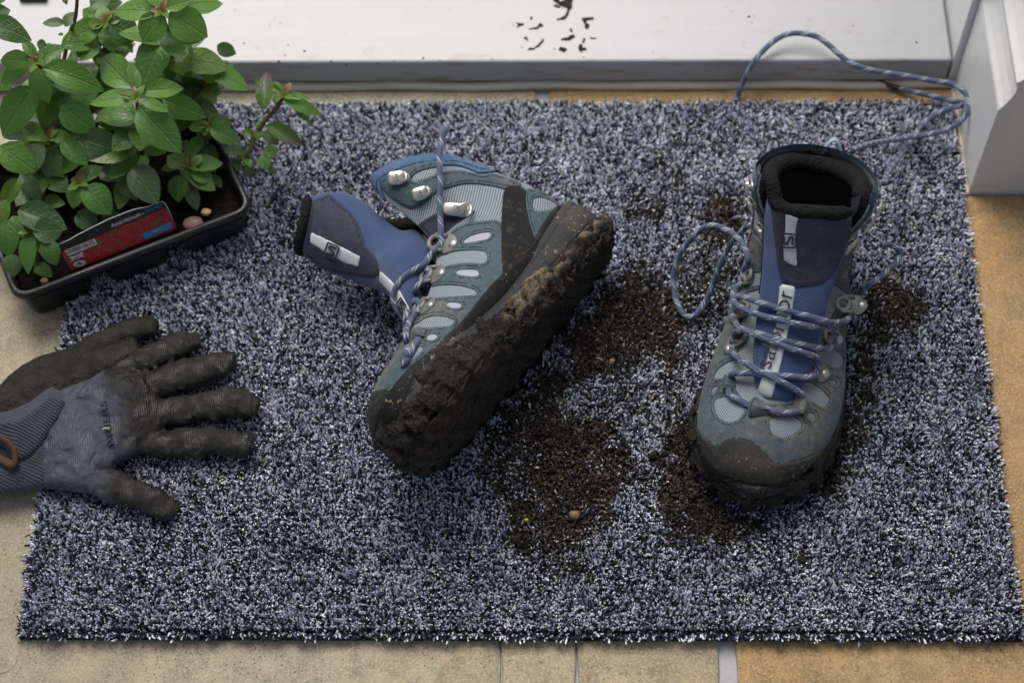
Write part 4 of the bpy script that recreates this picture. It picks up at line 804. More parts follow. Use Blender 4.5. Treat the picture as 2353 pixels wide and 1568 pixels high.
ls([('C', 715, 1160, '.002'), ('C', 733, 1090, '.004'), ('C', 730, 1010, .098), ('C', 700, 905, .094), ('C', 622, 812, .086), ('C', 500, 752, .076), ('C', 415, 752, .070), ('C', 320, 822, .060), ('C', 222, 950, .045), ('C', 172, 1090, .032), ('C', 166, 1200, .024), ('C', 190, 1325, .018), ('C', 245, 1418, .0165), ('C', 318, 1432, .0165), ('C', 390, 1350, .020), ('C', 452, 1225, .030), ('C', 520, 1040, .050), ('C', 605, 880, .068), ('C', 680, 795, .085), ('C', 725, 745, .095)])
# the loose ends trailing over the mat edge, the step and the plinth
ls([('H', 1335, 1330, .10), ('H', 1362, 1255, .072), ('H', 1430, 1155, .045), ('H', 1500, 1065, .026), ('H', 1562, 985, .019), ('H', 1610, 910, .017), ('H', 1690, 845, .018), ('H', 1790, 795, .022), ('H', 1880, 770, .024), ('H', 1918, 757, .024), ('H', 1905, 745, .024), ('H', 1850, 738, .022), ('H', 1700, 702, .017), ('H', 1560, 668, .010), ('H', 1440, 640, .006)])
pth = lacepath(bv, [('H', 1455, 644, .0064), ('H', 1370, 617, .0048), ('H', 1275, 590, .0045)]); tube('lace_tip', pth, .0026, LACED, root, 10, inv)
ls([('H', 1110, 1090, .140), ('H', 1150, 1070, .130), ('H', 1250, 1040, .100), ('H', 1350, 1022, .070), ('H', 1450, 1008, .045), ('H', 1560, 992, .030), ('H', 1680, 972, .028), ('H', 1790, 940, .030), ('H', 1880, 893, .034), ('H', 1940, 820, .040), ('H', 1952, 750, .042), ('H', 1935, 690, .042), ('H', 1880, 635, .042), ('H', 1800, 602, .040), ('H', 1700, 588, .038), ('H', 1600, 570, .036), ('H', 1450, 543, .036), ('H', 1300, 520, .038), ('H', 1180, 490, .041), ('H', 1090, 455, .044), ('H', 1010, 393, .047), ('H', 940, 330, .049), ('H', 860, 272, .050), ('H', 765, 247, .050), ('H', 660, 245, .050), ('H', 560, 285, .048), ('H', 460, 372, .045), ('H', 380, 470, .038), ('H', 335, 560, .026), ('H', 300, 630, .014), ('H', 275, 700, .005), ('H', 268, 730, .003)])
# ================================================================ tray of bedding plants
AX, TR_A = np.array([.9033, .4290]), np.array([-.405, .267]); AY = np.array([-.4290, .9033]); TL, TW, TZ, TB = .204, .140, .051, .003
def tr(u, w, z): return np.array([*(TR_A + AX * u + AY * w), z])
def rrect(x0, y0, x1, y1, r, k=7):
    o = []
    for cx, cy, a in ((x1 - r, y0 + r, -90), (x1 - r, y1 - r, 0), (x0 + r, y1 - r, 90), (x0 + r, y0 + r, 180)):
        for i in range(k): t = math.radians(a + 90 * i / (k - 1)); o.append((cx + r * math.cos(t), cy + r * math.sin(t)))
    return np.array(o)
def dens(o, n):
    q = np.vstack([o, o[:1]]); s = np.r_[0, np.cumsum(np.linalg.norm(np.diff(q, axis=0), axis=1))]; t = np.linspace(0, s[-1], n, endpoint=False); return np.stack([np.interp(t, s, q[:, 0]), np.interp(t, s, q[:, 1])], -1)
m = MT('tray_plastic', rough=.34, spec=.5); n1 = m.noise(24, 5, .6); m.set(col=m.mix(m.f(n1, .5, .68, 0, .7), (.010, .011, .013), (.045, .040, .034)), rough=m.f(n1, .3, .7, .25, .6)); m.bump(m.noise(300, 3), .15, .0005); TRAYM = m.m
m = MT('potting_soil', rough=.95, spec=.2); n1 = m.noise(300, 5, .75); m.set(col=m.mix(m.f(m.vor(350), .05, .0), m.mix(n1, (.004, .003, .0025), (.030, .021, .014)), (.16, .12, .08))); m.bump(n1, 1., .004); SOIL = m.m
tray = empty('seedling_tray', tuple(tr(TL / 2, TW / 2, TB))); tag(tray, 'black plastic six-cell seedling tray of bedding plants on the corner of the doormat', 'plant tray')
def tmesh(nm, V2, F, mat, par, **k):                                      # tray frame u, w, z -> world, kept relative to the tray
    V2 = np.asarray(V2, float); W = np.c_[TR_A + V2[:, :1] * AX + V2[:, 1:2] * AY, V2[:, 2]]; o = mesh(nm, W - np.array(tray.location), F, mat, par, **k); return o
o = dens(rrect(0, 0, TL, TW, .013), 160); c = np.array([TL / 2, TW / 2]); rings = []
for off, z in ((.0040, TZ - .005), (.0010, TZ - .004), (0, TZ - .0062), (-.0006, TZ - .0062), (-.0008, TZ - .003), (0, TZ - .0008), (.0014, TZ), (.0034, TZ), (.0046, TZ - .0010), (.0052, TZ - .0030), (.0066, TZ - .0170)):
    rings.append(np.c_[dens(rrect(off, off, TL - off, TW - off, max(.013 - off, .005)), 160), np.full(160, z)])
rim = tmesh('rim', np.vstack(rings), gridfaces(len(rings), 160, True), TRAYM, tray)
pu, pw = TL / 3, TW / 2
for i in range(3):
    for j in range(2):
        R_ = []
        for f_, z in ((0, TZ - .013), (.15, TZ - .018), (.5, TZ - .030), (.85, TB + .006), (1, TB + .0015), (1.05, TB)):
            mrg = .0032 + .0050 * f_ + (.003 if f_ > 1 else 0); q = dens(rrect(i * pu + mrg, j * pw + mrg, (i + 1) * pu - mrg, (j + 1) * pw - mrg, .010), 96)
            cc = q.mean(0); fl = 1 - .022 * (np.sin(np.arange(96) * 2 * np.pi / 6) > .4) * (.1 < f_ < 1.01); R_.append(np.c_[cc + (q - cc) * fl[:, None], np.full(96, z)])
        F = gridfaces(len(R_), 96, True).tolist() + [list(range((len(R_) - 1) * 96, len(R_) * 96))]; tmesh('cell', np.vstack(R_), F, TRAYM, tray)
gx, gy = np.meshgrid(np.linspace(.0075, TL - .0075, 150), np.linspace(.0075, TW - .0075, 104), indexing='ij'); G = np.stack([gx, gy, 0 * gx], -1)
gz = TZ - .012 + .009 * (fbm(G, 75, 91, 4) - .5) + .004 * (fbm(G, 330, 95, 2) - .5) - .004 * np.abs(np.cos(gx * np.pi / pu)) ** 8
so = tmesh('soil', np.stack([gx, gy, gz], -1).reshape(-1, 3), gridfaces(150, 104), SOIL, tray); so['kind'] = 'stuff'
# ---- leaves
def leafmat(name, c0, c1, c2, edge=None):
    m = MT(name, spec=.5); r = m.n('ObjectInfo', out=5); u = m.n('SeparateXYZ', {0: m.uv()}); v = m.n('SeparateXYZ', {0: m.uv()}, out=1); av = m.math('ABSOLUTE', v)
    vein = m.math('FRACT', m.math('SUBTRACT', m.math('MULTIPLY', u, 6.5), m.math('MULTIPLY', av, 2.0))); vl = m.math('MULTIPLY', m.f(m.math('ABSOLUTE', m.math('SUBTRACT', vein, .5)), .12, .0), m.f(av, .95, .5))
    mid = m.f(av, .075, .02); n1 = m.noise(3.5, 4, .6, m.scale(m.uv(), (1, .5, 1))); c = m.mix(r, c0, c1); c = m.mix(m.f(n1, .35, .7, 0, .6), c, c2); c = m.mix(m.math('MULTIPLY', vl, .10), c, tuple(min(1, x * 1.9) for x in c1)); c = m.mix(m.math('MULTIPLY', mid, .6), c, (.20, .34, .11))
    if edge: c = m.mix(m.f(u, .35, .95), c, edge)
    h = m.math('SUBTRACT', m.math('MULTIPLY', m.noise(9, 3, .5, m.scale(m.uv(), (1, .6, 1))), .7), m.math('ADD', m.math('MULTIPLY', vl, .22), m.math('MULTIPLY', mid, 1.)))
    m.set(col=c, rough=m.f(n1, .3, .7, .30, .45), coat=.35, coatr=.22); m.bump(h, .6, .0022)
    tl = m.t.nodes.new('ShaderNodeBsdfTranslucent'); m.put(tl.inputs[0], m.mix(.5, c, (.24, .42, .02))); mx = m.t.nodes.new('ShaderNodeMixShader'); mx.inputs[0].default_value = .32
    m.t.links.new(m.b.outputs[0], mx.inputs[1]); m.t.links.new(tl.outputs[0], mx.inputs[2]); out = [n for n in m.t.nodes if n.type == 'OUTPUT_MATERIAL'][0]; m.t.links.new(mx.outputs[0], out.inputs[0]); return m.m
LEAF = leafmat('leaf_green', (.065, .185, .022), (.150, .310, .045), (.090, .215, .060)); LEAFY = leafmat('leaf_young', (.10, .22, .025), (.17, .29, .035), (.12, .25, .05)); LEAFP = leafmat('leaf_bronze', (.075, .15, .03), (.12, .19, .05), (.09, .16, .05), (.075, .032, .045))
LEAFD = leafmat('leaf_dull', (.050, .115, .036), (.085, .155, .065), (.07, .135, .06))
LEAFR = simple('leaf_bud_red', (.13, .055, .014), .45)
m = MT('stem', rough=.5); g_ = m.attr('red'); m.set(col=m.mix(g_, (.11, .19, .04), (.13, .040, .022))); STEM = m.m
def leaf_mesh(mat, var, n=9, k=7):
    r = np.random.default_rng(var); u = np.linspace(0, 1, n); w = (u + .012) ** .72 * (1 - u + .0) ** .88; w /= w.max(); w[0] = .09; w[-1] = .015; v = np.linspace(-1, 1, k)
    X = np.broadcast_to(u[:, None], (n, k)); Y = w[:, None] * v[None]; dr, fo, cu = r.uniform(.12, .30), r.uniform(.08, .28), r.uniform(-.12, .12)
    Z = -dr * X ** 2.2 + fo * np.abs(Y) ** 1.3 * (1 - .5 * X) - .10 * Y ** 2 * X + cu * Y * X + .018 * np.sin(X * 13 + Y * 4 + var) * np.abs(Y) + .05 * np.sin(X * math.pi)
    me = mesh('leaf', np.stack([X, Y * .5, Z * .8], -1).reshape(-1, 3), gridfaces(n, k), mat, uv=np.stack([X, Y], -1).reshape(-1, 2)); d = me.data; bpy.data.objects.remove(me); return d
LM = {mt: [leaf_mesh(mt, i) for i in range(5)] for mt in (LEAF, LEAFY, LEAFP, LEAFD, LEAFR)}
def add_leaf(plant, b, t, hw, mat, up=None, roll=0.):
    b, t = np.array(b), np.array(t); d = t - b; L = np.linalg.norm(d); x = d / L; n = np.array([0, -.30, .95]) if up is None else np.array(up, float); n = n + RNG.normal(0, .16, 3); n -= x * (n @ x); n /= np.linalg.norm(n); y = np.cross(n, x)
    if roll: n, y = n * math.cos(roll) + y * math.sin(roll), y * math.cos(roll) - n * math.sin(roll)
    o = bpy.data.objects.new('leaf', random.choice(LM[mat])); link(o, plant); p = b - np.array(plant.location)
    o.matrix_local = Matrix(((x[0] * L, y[0] * hw * 2, n[0] * L, p[0]), (x[1] * L, y[1] * hw * 2, n[1] * L, p[1]), (x[2] * L, y[2] * hw * 2, n[2] * L, p[2]), (0, 0, 0, 1))); return o
def plant(label, base, path, leaves, zr, nodes=3, nl=.026, group='snapdragon seedlings in the tray', mat=LEAF, rs=.0014, fill=0, rosette=True):
    b = tr(*base, TZ - .012); pl = empty('snapdragon_plant', tuple(b)); tag(pl, label, 'plant', group)
    S = spline(np.array([b] + path), 40); V, F, uv = tube_geo(S, np.linspace(rs * 1.5, rs, 40), 8); mesh('stem', V - b, F, STEM, pl, attrs={'red': np.clip(np.r_[np.repeat(np.linspace(.15, .9, 40), 8), .5, .9] + .0 * len(V), 0, 1)})
    for L in leaves:
        v, bx, by, tx, ty, hw, dz = L[:7]; mt = L[7] if len(L) > 7 else mat; zb = zr + (L[8] if len(L) > 8 else 0)
        B, T_ = atv(v, bx, by, zb), atv(v, tx, ty, zb + dz); k = VIEW[v][2] / FOC / 1.36947 * np.linalg.norm(B - CAM); add_leaf(pl, B, T_, hw * k * .94, mt)
    top = S[-1]
    for q in range(fill):
        p = S[int(39 * RNG.uniform(.3, .85))]; a = RNG.uniform(0, 6.28); l = RNG.uniform(.024, .040); dv = np.array([math.cos(a), math.sin(a), RNG.uniform(-.2, .5)]) * l; add_leaf(pl, p, p + dv, l * RNG.uniform(.3, .38), random.choice((LEAF, LEAF, LEAFD, LEAFY)), (0, 0, 1))
    for q in range(nodes):                                           # opposite pairs down the stem
        f_ = .25 + .6 * q / max(nodes, 1); p = S[int(39 * f_)]; a = RNG.uniform(0, 6.28)
        for s in (0, math.pi):
            l = nl * RNG.uniform(.75, 1.25) * (1.05 - .35 * f_); dv = np.array([math.cos(a + s), math.sin(a + s), RNG.uniform(-.25, .45)]) * l; add_leaf(pl, p, p + dv, l * RNG.uniform(.27, .36), LEAFD if RNG.random() < .25 else mat, (0, 0, 1))
    if rosette:
        for q in range(5): a = q * 2.4 + RNG.random(); l = RNG.uniform(.006, .011); add_leaf(pl, top, top + np.array([math.cos(a) * l, math.sin(a) * l, l * .6]), l * .3, LEAFR if q % 2 else LEAFY, (0, 0, 1))
    return pl
E_ = lambda x, y, z: atv('E', x, y, z)
plant('tall snapdragon seedling whose leaf rosette stands in the middle of the tray', (.105, .055), [E_(985, 1000, .095), E_(960, 690, .15)], [('E', 960, 690, 612, 712, 78, -.006), ('E', 990, 650, 1297, 610, 78, -.004), ('E', 960, 650, 922, 432, 52, .012), ('E', 975, 745, 1262, 1072, 128, -.018, LEAF, -.004), ('E', 1005, 715, 1188, 775, 48, -.004, LEAF, .004), ('E', 950, 690, 848, 652, 36, .002, LEAFY, .003),
 ('E', 935, 620, 676, 366, 118, -.004, LEAF, -.018), ('E', 430, 745, 668, 922, 112, -.012, LEAF, -.02), ('E', 1150, 700, 1445, 822, 88, -.008, LEAF, -.02), ('E', 1190, 715, 1000, 560, 40, 0, LEAFD, -.03), ('E', 860, 830, 910, 935, 45, -.004, LEAFY, -.03), ('E', 900, 780, 650, 830, 60, -.004, LEAFY, -.035)], .15, nodes=3, fill=9)
plant('snapdragon seedling with an orange-tinged rosette near the left edge of the picture', (.035, .10), [E_(420, 700, .09), E_(255, 440, .16)], [('E', 240, 440, -30, 412, 72, -.006), ('E', 300, 480, 728, 606, 98, -.010), ('E', 262, 480, 325, 725, 88, -.016), ('E', 250, 420, 158, 268, 42, .010), ('E', 290, 410, 455, 322, 52, .006), ('E', 225, 465, -20, 565, 66, -.01, LEAF, -.01), ('E', 240, 610, 0, 950, 128, -.016, LEAF, -.03), ('E', 330, 330, 250, 300, 40, 0, LEAFD, -.02), ('E', 430, 330, 700, 262, 88, -.004, LEAF, -.015), ('E', 560, 430, 690, 290, 80, .0, LEAF, -.022)], .16, nodes=4, fill=14)
plant('tallest snapdragon seedling, its pale-centred rosette cut by the top of the picture', (.15, .12), [E_(1200, 420, .11), E_(1150, 90, .19)], [('E', 1120, 90, 780, 62, 92, -.008), ('E', 1140, 95, 1000, 300, 108, -.014), ('E', 1190, 95, 1466, 262, 128, -.016), ('E', 1200, 60, 1582, -10, 112, -.010, LEAF, -.01), ('E', 1170, 60, 1330, 0, 52, .006, LEAFY, .004), ('E', 1140, 60, 1060, -90, 80, .006), ('E', 1180, 50, 1320, -110, 80, .002), ('E', 1160, 270, 990, 585, 138, -.012, LEAF, -.045), ('E', 1210, 250, 1440, 268, 62, -.006, LEAFD, -.03), ('E', 1235, 370, 1300, 290, 36, .004, LEAFY, -.05), ('E', 1180, 420, 1210, 350, 30, 0, LEAFY, -.05)], .19, nodes=4, nl=.032, fill=15)
plant('bright yellow-green snapdragon rosette at the back of the tray below the tallest one', (.095, .125), [E_(745, 300, .11), E_(745, 165, .15)], [('E', 735, 165, 425, 305, 92, -.012), ('E', 740, 160, 622, 84, 55, .002, LEAFY), ('E', 745, 150, 700, 40, 55, .006, LEAFY), ('E', 760, 170, 985, 262, 118, -.012, LEAFD), ('E', 760, 160, 850, 100, 45, .002, LEAFY), ('E', 730, 170, 600, 165, 42, -.002, LEAFY, .004), ('E', 650, 60, 860, 0, 60, .0, LEAFD, -.01), ('E', 640, 50, 780, -50, 70, 0, LEAFD), ('E', 900, 340, 735, 318, 40, 0, LEAFY, -.03)], .15, nodes=4, fill=14)
plant('small-leaved snapdragon on a red stem at the back right of the tray', (.19, .115), [E_(1390, 700, .075), E_(1490, 490, .12)], [('E', 1480, 490, 1222, 468, 88, -.006), ('E', 1500, 500, 1752, 618, 84, -.008), ('E', 1485, 495, 1455, 592, 62, -.010), ('E', 1500, 485, 1580, 518, 36, .002, LEAFY), ('E', 1430, 600, 1312, 690, 72, -.004, LEAFY, -.03), ('E', 1445, 620, 1560, 650, 60, -.004, LEAF, -.03), ('E', 1260, 420, 1608, 462, 108, -.004, LEAFY, .012), ('E', 1530, 320, 1662, 385, 55, -.006, LEAFD, .008), ('E', 1400, 410, 1245, 400, 50, 0, LEAF, .004)], .12, fill=10)
plant('low snapdragon seedling at the right side of the tray behind the bare soil', (.195, .085), [E_(1440, 1000, .06), E_(1470, 895, .09)], [('E', 1480, 900, 1688, 998, 68, -.006), ('E', 1460, 900, 1325, 882, 58, -.004), ('E', 1480, 890, 1580, 815, 62, .002), ('E', 1465, 905, 1410, 935, 40, -.002, LEAFY), ('E', 1510, 860, 1632, 860, 50, 0, LEAFD, -.005), ('E', 1370, 740, 1530, 800, 70, 0, LEAFD, .0)], .09)
plant('low snapdragon seedling with an orange centre just above the bare front right cell', (.165, .058), [E_(1340, 1230, .05), E_(1332, 1182, .072)], [('E', 1320, 1180, 1172, 1085, 74, .0), ('E', 1345, 1180, 1572, 1120, 92, -.004), ('E', 1340, 1195, 1512, 1262, 78, -.008), ('E', 1350, 1165, 1420, 1095, 38, .003, LEAFY, .003), ('E', 1325, 1195, 1290, 1255, 48, -.004), ('E', 1290, 1150, 1130, 1195, 40, -.002, LEAFY, -.004), ('E', 1300, 1060, 1270, 990, 60, 0, LEAFD, -.01), ('F', 1480, 130, 1455, 350, 110, -.008, LEAF, -.006), ('F', 1540, 120, 1775, 245, 76, -.006, LEAF, -.004), ('F', 1555, 200, 1612, 415, 62, -.008, LEAFD, -.012), ('F', 1740, 130, 1826, 232, 38, -.004, LEAFD, -.016)], .072, nodes=1, nl=.016)
plant('snapdragon seedling with dark broad leaves at the left of the tray front row', (.03, .055), [E_(360, 1080, .07), E_(345, 985, .11)], [('E', 330, 985, 130, 880, 70, -.004, LEAFY), ('E', 350, 980, 500, 945, 52, 0), ('E', 0, 1030, 245, 1205, 108, -.012, LEAF, .01), ('E', 440, 985, 610, 1160, 72, -.008), ('E', 540, 960, 915, 1105, 122, -.010, LEAFD), ('E', 690, 890, 930, 830, 62, -.002, LEAFY, -.004), ('E', 300, 1010, 180, 1240, 90, -.012, LEAFD), ('E', 380, 1030, 330, 1250, 95, -.012, LEAFD, -.01), ('E', 1010, 1090, 1172, 1060, 50, 0, LEAF, -.02), ('E', 930, 1010, 870, 1100, 60, -.004, LEAF, -.03), ('E', 300, 960, 0, 940, 60, 0, LEAFD, -.02)], .11, nodes=3, fill=8)
plant('young pale-green snapdragon seedling leaning over the plant label', (.082, .035), [atv('F', 700, 330, .06), atv('F', 655, 205, .085)], [('F', 650, 210, 588, 402, 82, -.008, LEAFY), ('F', 665, 190, 832, 42, 84, .002), ('F', 690, 230, 922, 432, 122, -.010), ('F', 650, 195, 585, 150, 38, .002, LEAFY), ('F', 670, 210, 735, 245, 42, -.002, LEAFY), ('F', 1100, 55, 1290, 362, 136, -.010, LEAFD, .006), ('F', 640, 430, 792, 585, 92, -.006, LEAFD, -.02), ('F', 850, 430, 1020, 560, 80, -.004, LEAFD, -.024), ('F', 990, 110, 1110, 330, 80, -.006, LEAFD, -.01), ('F', 820, 90, 980, 160, 70, 0, LEAFD, -.012)], .085, nodes=1, nl=.018)
plant('snapdragon seedling with drooping rounded leaves at the front left corner of the tray', (.022, .025), [atv('F', 300, 800, .05), atv('F', 265, 600, .078)], [('F', 255, 610, 212, 940, 88, -.012), ('F', 280, 605, 385, 778, 76, -.008, LEAFY), ('F', 270, 600, 520, 575, 110, -.004, LEAFD, .006), ('F', 370, 660, 465, 868, 84, -.010), ('F', 100, 470, 188, 645, 70, -.006), ('F', 95, 780, 108, 965, 80, -.008, LEAFD, -.01), ('F', 60, 500, 60, 800, 110, -.012), ('F', 60, 330, -20, 540, 70, -.006, LEAFY), ('F', 150, 420, 540, 560, 130, -.006, LEAFD, .008), ('F', 150, 160, 10, 390, 72, -.006, LEAFY, .006), ('F', 170, 120, 330, 330, 80, -.006, LEAFD, 0)], .078, nodes=1, nl=.016)
plant('bare-stemmed snapdragon shoot against the white doorstep at the top left', (.06, .125), [E_(470, 330, .13), E_(530, 130, .17), E_(548, -60, .20)], [('E', 460, 190, 520, 80, 45, .004, LEAFD), ('E', 455, 165, 295, 158, 40, .002, LEAFD), ('E', 445, 250, 405, 235, 16, 0, LEAFY, -.01), ('E', 440, -40, 470, 22, 24, 0, LEAFP)], .165, nodes=0, rosette=False)
plant('snapdragon shoot of which two dark leaves reach in at the left edge of the picture', (.01, .12), [E_(-120, 300, .15), E_(-130, 100, .20)], [('E', -120, 120, 62, 40, 90, .0, LEAFD), ('E', -110, 170, 216, 250, 92, -.006, LEAFD), ('E', -110, 60, 50, -60, 70, 0, LEAFD)], .20, nodes=3, fill=3)
tq = [E_(1740, 1090, .062), E_(1800, 950, .078), E_(1870, 850, .09), E_(1950, 760, .100), E_(2000, 680, .106)]
plant('straggly snapdragon shoot with bronze-tipped leaves leaning out over the doormat', (.197, .058), tq, [('E', 1858, 780, 1878, 492, 66, .012, LEAFP, .008), ('E', 1995, 690, 2262, 806, 50, -.006, LEAF, .008), ('E', 1990, 660, 1780, 560, 44, .003, LEAFY, -.006), ('E', 1985, 660, 1905, 575, 40, .004, LEAF, -.006), ('E', 2010, 710, 2212, 884, 16, -.010, LEAFY, .004), ('E', 2020, 665, 2175, 690, 30, .001, LEAFY, .010), ('E', 1882, 880, 2142, 1020, 62, -.010, LEAFP, -.004), ('E', 1850, 930, 1968, 1014, 44, -.004, LEAFP, -.016), ('E', 1890, 1115, 1925, 1010, 54, .002, LEAF, -.03), ('E', 1840, 1095, 1882, 1195, 52, -.004, LEAF, -.03), ('E', 1780, 960, 1720, 905, 28, .002, LEAFY, -.02), ('E', 1700, 1095, 1582, 1022, 62, -.004, LEAFD, -.04), ('E', 1690, 1130, 1640, 1200, 55, -.004, LEAFD, -.045), ('E', 1720, 1180, 1800, 1240, 40, -.004, LEAFP, -.05), ('E', 1950, 745, 1960, 650, 36, .002, LEAFY, .0), ('E', 1870, 1130, 1935, 1240, 20, -.01, LEAFY, -.04)], .098, nodes=2, nl=.012, rs=.0017)
# ---- plant label stuck into the front cell
VIEW['T'] = (180, 600, .17857)
P1, P2, P3 = atv('T', 250, 1400, .046), atv('T', 2060, 740, .046), atv('T', 1000, 480, .073); LN = np.cross(P2 - P1, P3 - P1); LN /= np.linalg.norm(LN); LN *= -np.sign(LN @ FW)
def onl(x, y, off=0.): d = ray(*vp('T', x, y)); return CAM + d * (((P1 + LN * off - CAM) @ LN) / (d @ LN))
lab = empty('plant_label', tuple((P1 + P2) / 2)); tag(lab, 'black and red printed plant label reading Antirrhinum Scarlet standing in the tray front', 'plant label')
lo_ = np.array(lab.location)
def flat(nm, pts, off, mat, par=lab, th=.0001):
    V = [onl(x, y, off) - lo_ for x, y in pts]; n = len(V); V2 = [v - LN * th for v in V]; return mesh(nm, V + V2, [tuple(range(n)), tuple(range(2 * n - 1, n - 1, -1))] + [(i, (i + 1) % n, n + (i + 1) % n, n + i) for i in range(n)], mat, par, smooth=False)
LB = simple('label_black', (.008, .008, .009), .25); LW = simple('label_white', (.62, .62, .60), .3); LBL = simple('label_blue', (.01, .18, .42), .3); LR = simple('flag_red', (.45, .04, .03), .35); LNB = simple('flag_blue', (.03, .03, .16), .35)
m = MT('label_photo', rough=.25); n1 = m.noise(150, 4, .6); n2 = m.noise(190, 5, .7, m.n('VectorMath', {0: m.obj(), 1: (3, 1, 2)}, operation='ADD')); c = m.mix(n1, (.16, .004, .008), (.38, .012, .018)); c = m.mix(m.f(n2, .56, .62), c, (.02, .10, .035)); c = m.mix(m.f(m.vor(260), .10, .06), c, (.46, .38, .28)); m.set(col=c); LP = m.m
flat('card', [(-2, 985), (12, 955), (60, 932), (230, 858), (340, 788), (560, 676), (900, 508), (1200, 386), (1400, 320), (1600, 288), (1760, 208), (1850, 198), (1905, 232), (2190, 735), (2150, 800), (300, 1480), (230, 1400)], .0, LB, th=.0006)
edg = [(-4, 1000), (-2, 980), (12, 952), (60, 928), (230, 854), (340, 784), (560, 672), (900, 504), (1200, 382), (1400, 316), (1600, 284), (1760, 204), (1850, 194), (1900, 224), (1940, 300), (2040, 520)]
tube('card_edge', np.array([onl(x, y, -.0002) - lo_ for x, y in edg]), .00035, LW, lab, 6)
flat('photo_print', [(62, 1078), (150, 1040), (700, 815), (1000, 675), (1400, 520), (1890, 300), (1930, 320), (2095, 630), (2060, 690), (1300, 985), (260, 1405), (215, 1350)], .0003, LP)
flat('barcode_panel', [(128, 1055), (650, 845), (708, 940), (190, 1150)], .0006, LW)
r = random.Random(4); x = .03
while x < .95:
    wd = r.choice((.008, .012, .022)); a = lambda f, g: (128 + 522 * f + 58 * g, 1055 - 210 * f + 95 * g)
    flat('barcode_bar', [a(x, .06), a(x + wd, .06), a(x + wd, .80), a(x, .80)], .0009, LB); x += wd + r.choice((.010, .014, .024))
st_ = flat('price_sticker', [(1505, 758), (1990, 552), (2040, 645), (1552, 856)], .0006, LBL)
tube('sticker_mark', np.array([onl(x, y, .0008) - lo_ for x, y in [(1680, 745), (1720, 690), (1700, 735), (1740, 720), (1770, 690), (1765, 712), (1800, 680), (1840, 668)]]), .00022, simple('gold', (.5, .36, .08), .4), lab, 6)
fa = lambda f, g: (212 + 235 * f + 35 * g, 1172 - 95 * f + 75 * g)
flat('flag', [fa(0, 0), fa(1, 0), fa(1, 1), fa(0, 1)], .0006, LNB)
for q, mt, off in (([(0, 0), (.12, 0), (1, .88), (1, 1), (.88, 1), (0, .12)], LW, .0008), ([(1, 0), (.88, 0), (0, .88), (0, 1), (.12, 1), (1, .12)], LW, .00085), ([(.40, 0), (.60, 0), (.60, 1), (.40, 1)], LW, .0009), ([(0, .34), (1, .34), (1, .66), (0, .66)], LW, .00095), ([(.45, 0), (.55, 0), (.55, 1), (.45, 1)], LR, .0011), ([(0, .41), (1, .41), (1, .59), (0, .59)], LR, .00115)):
    flat('flag_stripe', [fa(*p) for p in q], off, mt)
flat('seal', [(395 + 112 * math.cos(t), 1282 + 52 * math.sin(t) - 18 * math.cos(t)) for t in np.linspace(0, 6.283, 28, endpoint=False)], .0006, simple('seal_cream', (.38, .42, .33), .4)); flat('seal_centre', [(395 + 40 * math.cos(t), 1280 + 16 * math.sin(t)) for t in np.linspace(0, 6.283, 16, endpoint=False)], .0009, LB)
def ltext(txt, x0, y0, x1, y1, mat, asp):
    V, F = lettering(txt, 1.); L = V[:, 0].max(); a, b = onl(x0, y0, .0006), onl(x1, y1, .0006); ex = (b - a) / L; ey = np.cross(LN, ex); mesh('label_text', a - lo_ + V[:, :1] * ex + V[:, 1:2] * ey * asp, F, mat, lab, smooth=False)
ltext('Antirrhinum', 962, 655, 1482, 440, LW, 1.05); ltext('-', 1505, 432, 1535, 418, LW, 1.); ltext('Scarlet', 1556, 392, 1850, 280, LBL, 1.05)
tag_peb = lambda o, l, c='pebble': tag(o, l, c)
# ================================================================ gardening gloves
VIEW['G'] = (0, 950, .4782); GP = .4782 / FOC / 1.36947 * 1.42          # metres per survey unit near the mat
def g3(x, y, z): return atv('G', x, y, z)
def cone(P, a, b, ra, rb, fl):                                             # flattened tapering capsule, positive inside
    q = P * np.array([1, 1, 1 / fl]); a, b = a * np.array([1, 1, 1 / fl]), b * np.array([1, 1, 1 / fl]); d = b - a; t = np.clip(((q - a) @ d) / (d @ d), 0, 1); return ra + (rb - ra) * t - np.linalg.norm(q - a - t[..., None] * d, axis=-1)
def smax(a, b, k): h = np.clip(.5 + .5 * (a - b) / k, 0, 1); return b + (a - b) * h + k * h * (1 - h)
def knit(name, lo, hi, fn, mat, root, h=.00125, it=2, dfn=None):
    n = [int((hi[i] - lo[i]) / h) + 2 for i in range(3)]; X = np.stack(np.meshgrid(*[lo[i] + h * np.arange(n[i]) for i in range(3)], indexing='ij'), -1); V, F = nets(fn(X), lo, h, it)
    return mesh(name, V - np.array(root.location), F, mat, root, attrs={'dirt': dfn(V)} if dfn else None)
m = MT('glove_knit', rough=.85, spec=.4); d = m.attr('dirt'); n1 = m.noise(120, 5, .7); n2 = m.noise(30, 4, .6); rib = m.n('TexWave', {0: m.n('Mapping', {0: m.obj(), 2: (0, 0, math.radians(-12)), 3: (1, 1, 1)}), 1: 190.0, 2: 1.2, 3: 1.}, out=1)
dd = m.f(m.math('ADD', d, m.math('MULTIPLY', m.math('SUBTRACT', n2, .5), .9)), .2, .75); knitc = m.mix(m.math('MULTIPLY', rib, .35), m.mix(n1, (.058, .066, .088), (.085, .095, .122)), (.022, .025, .034))
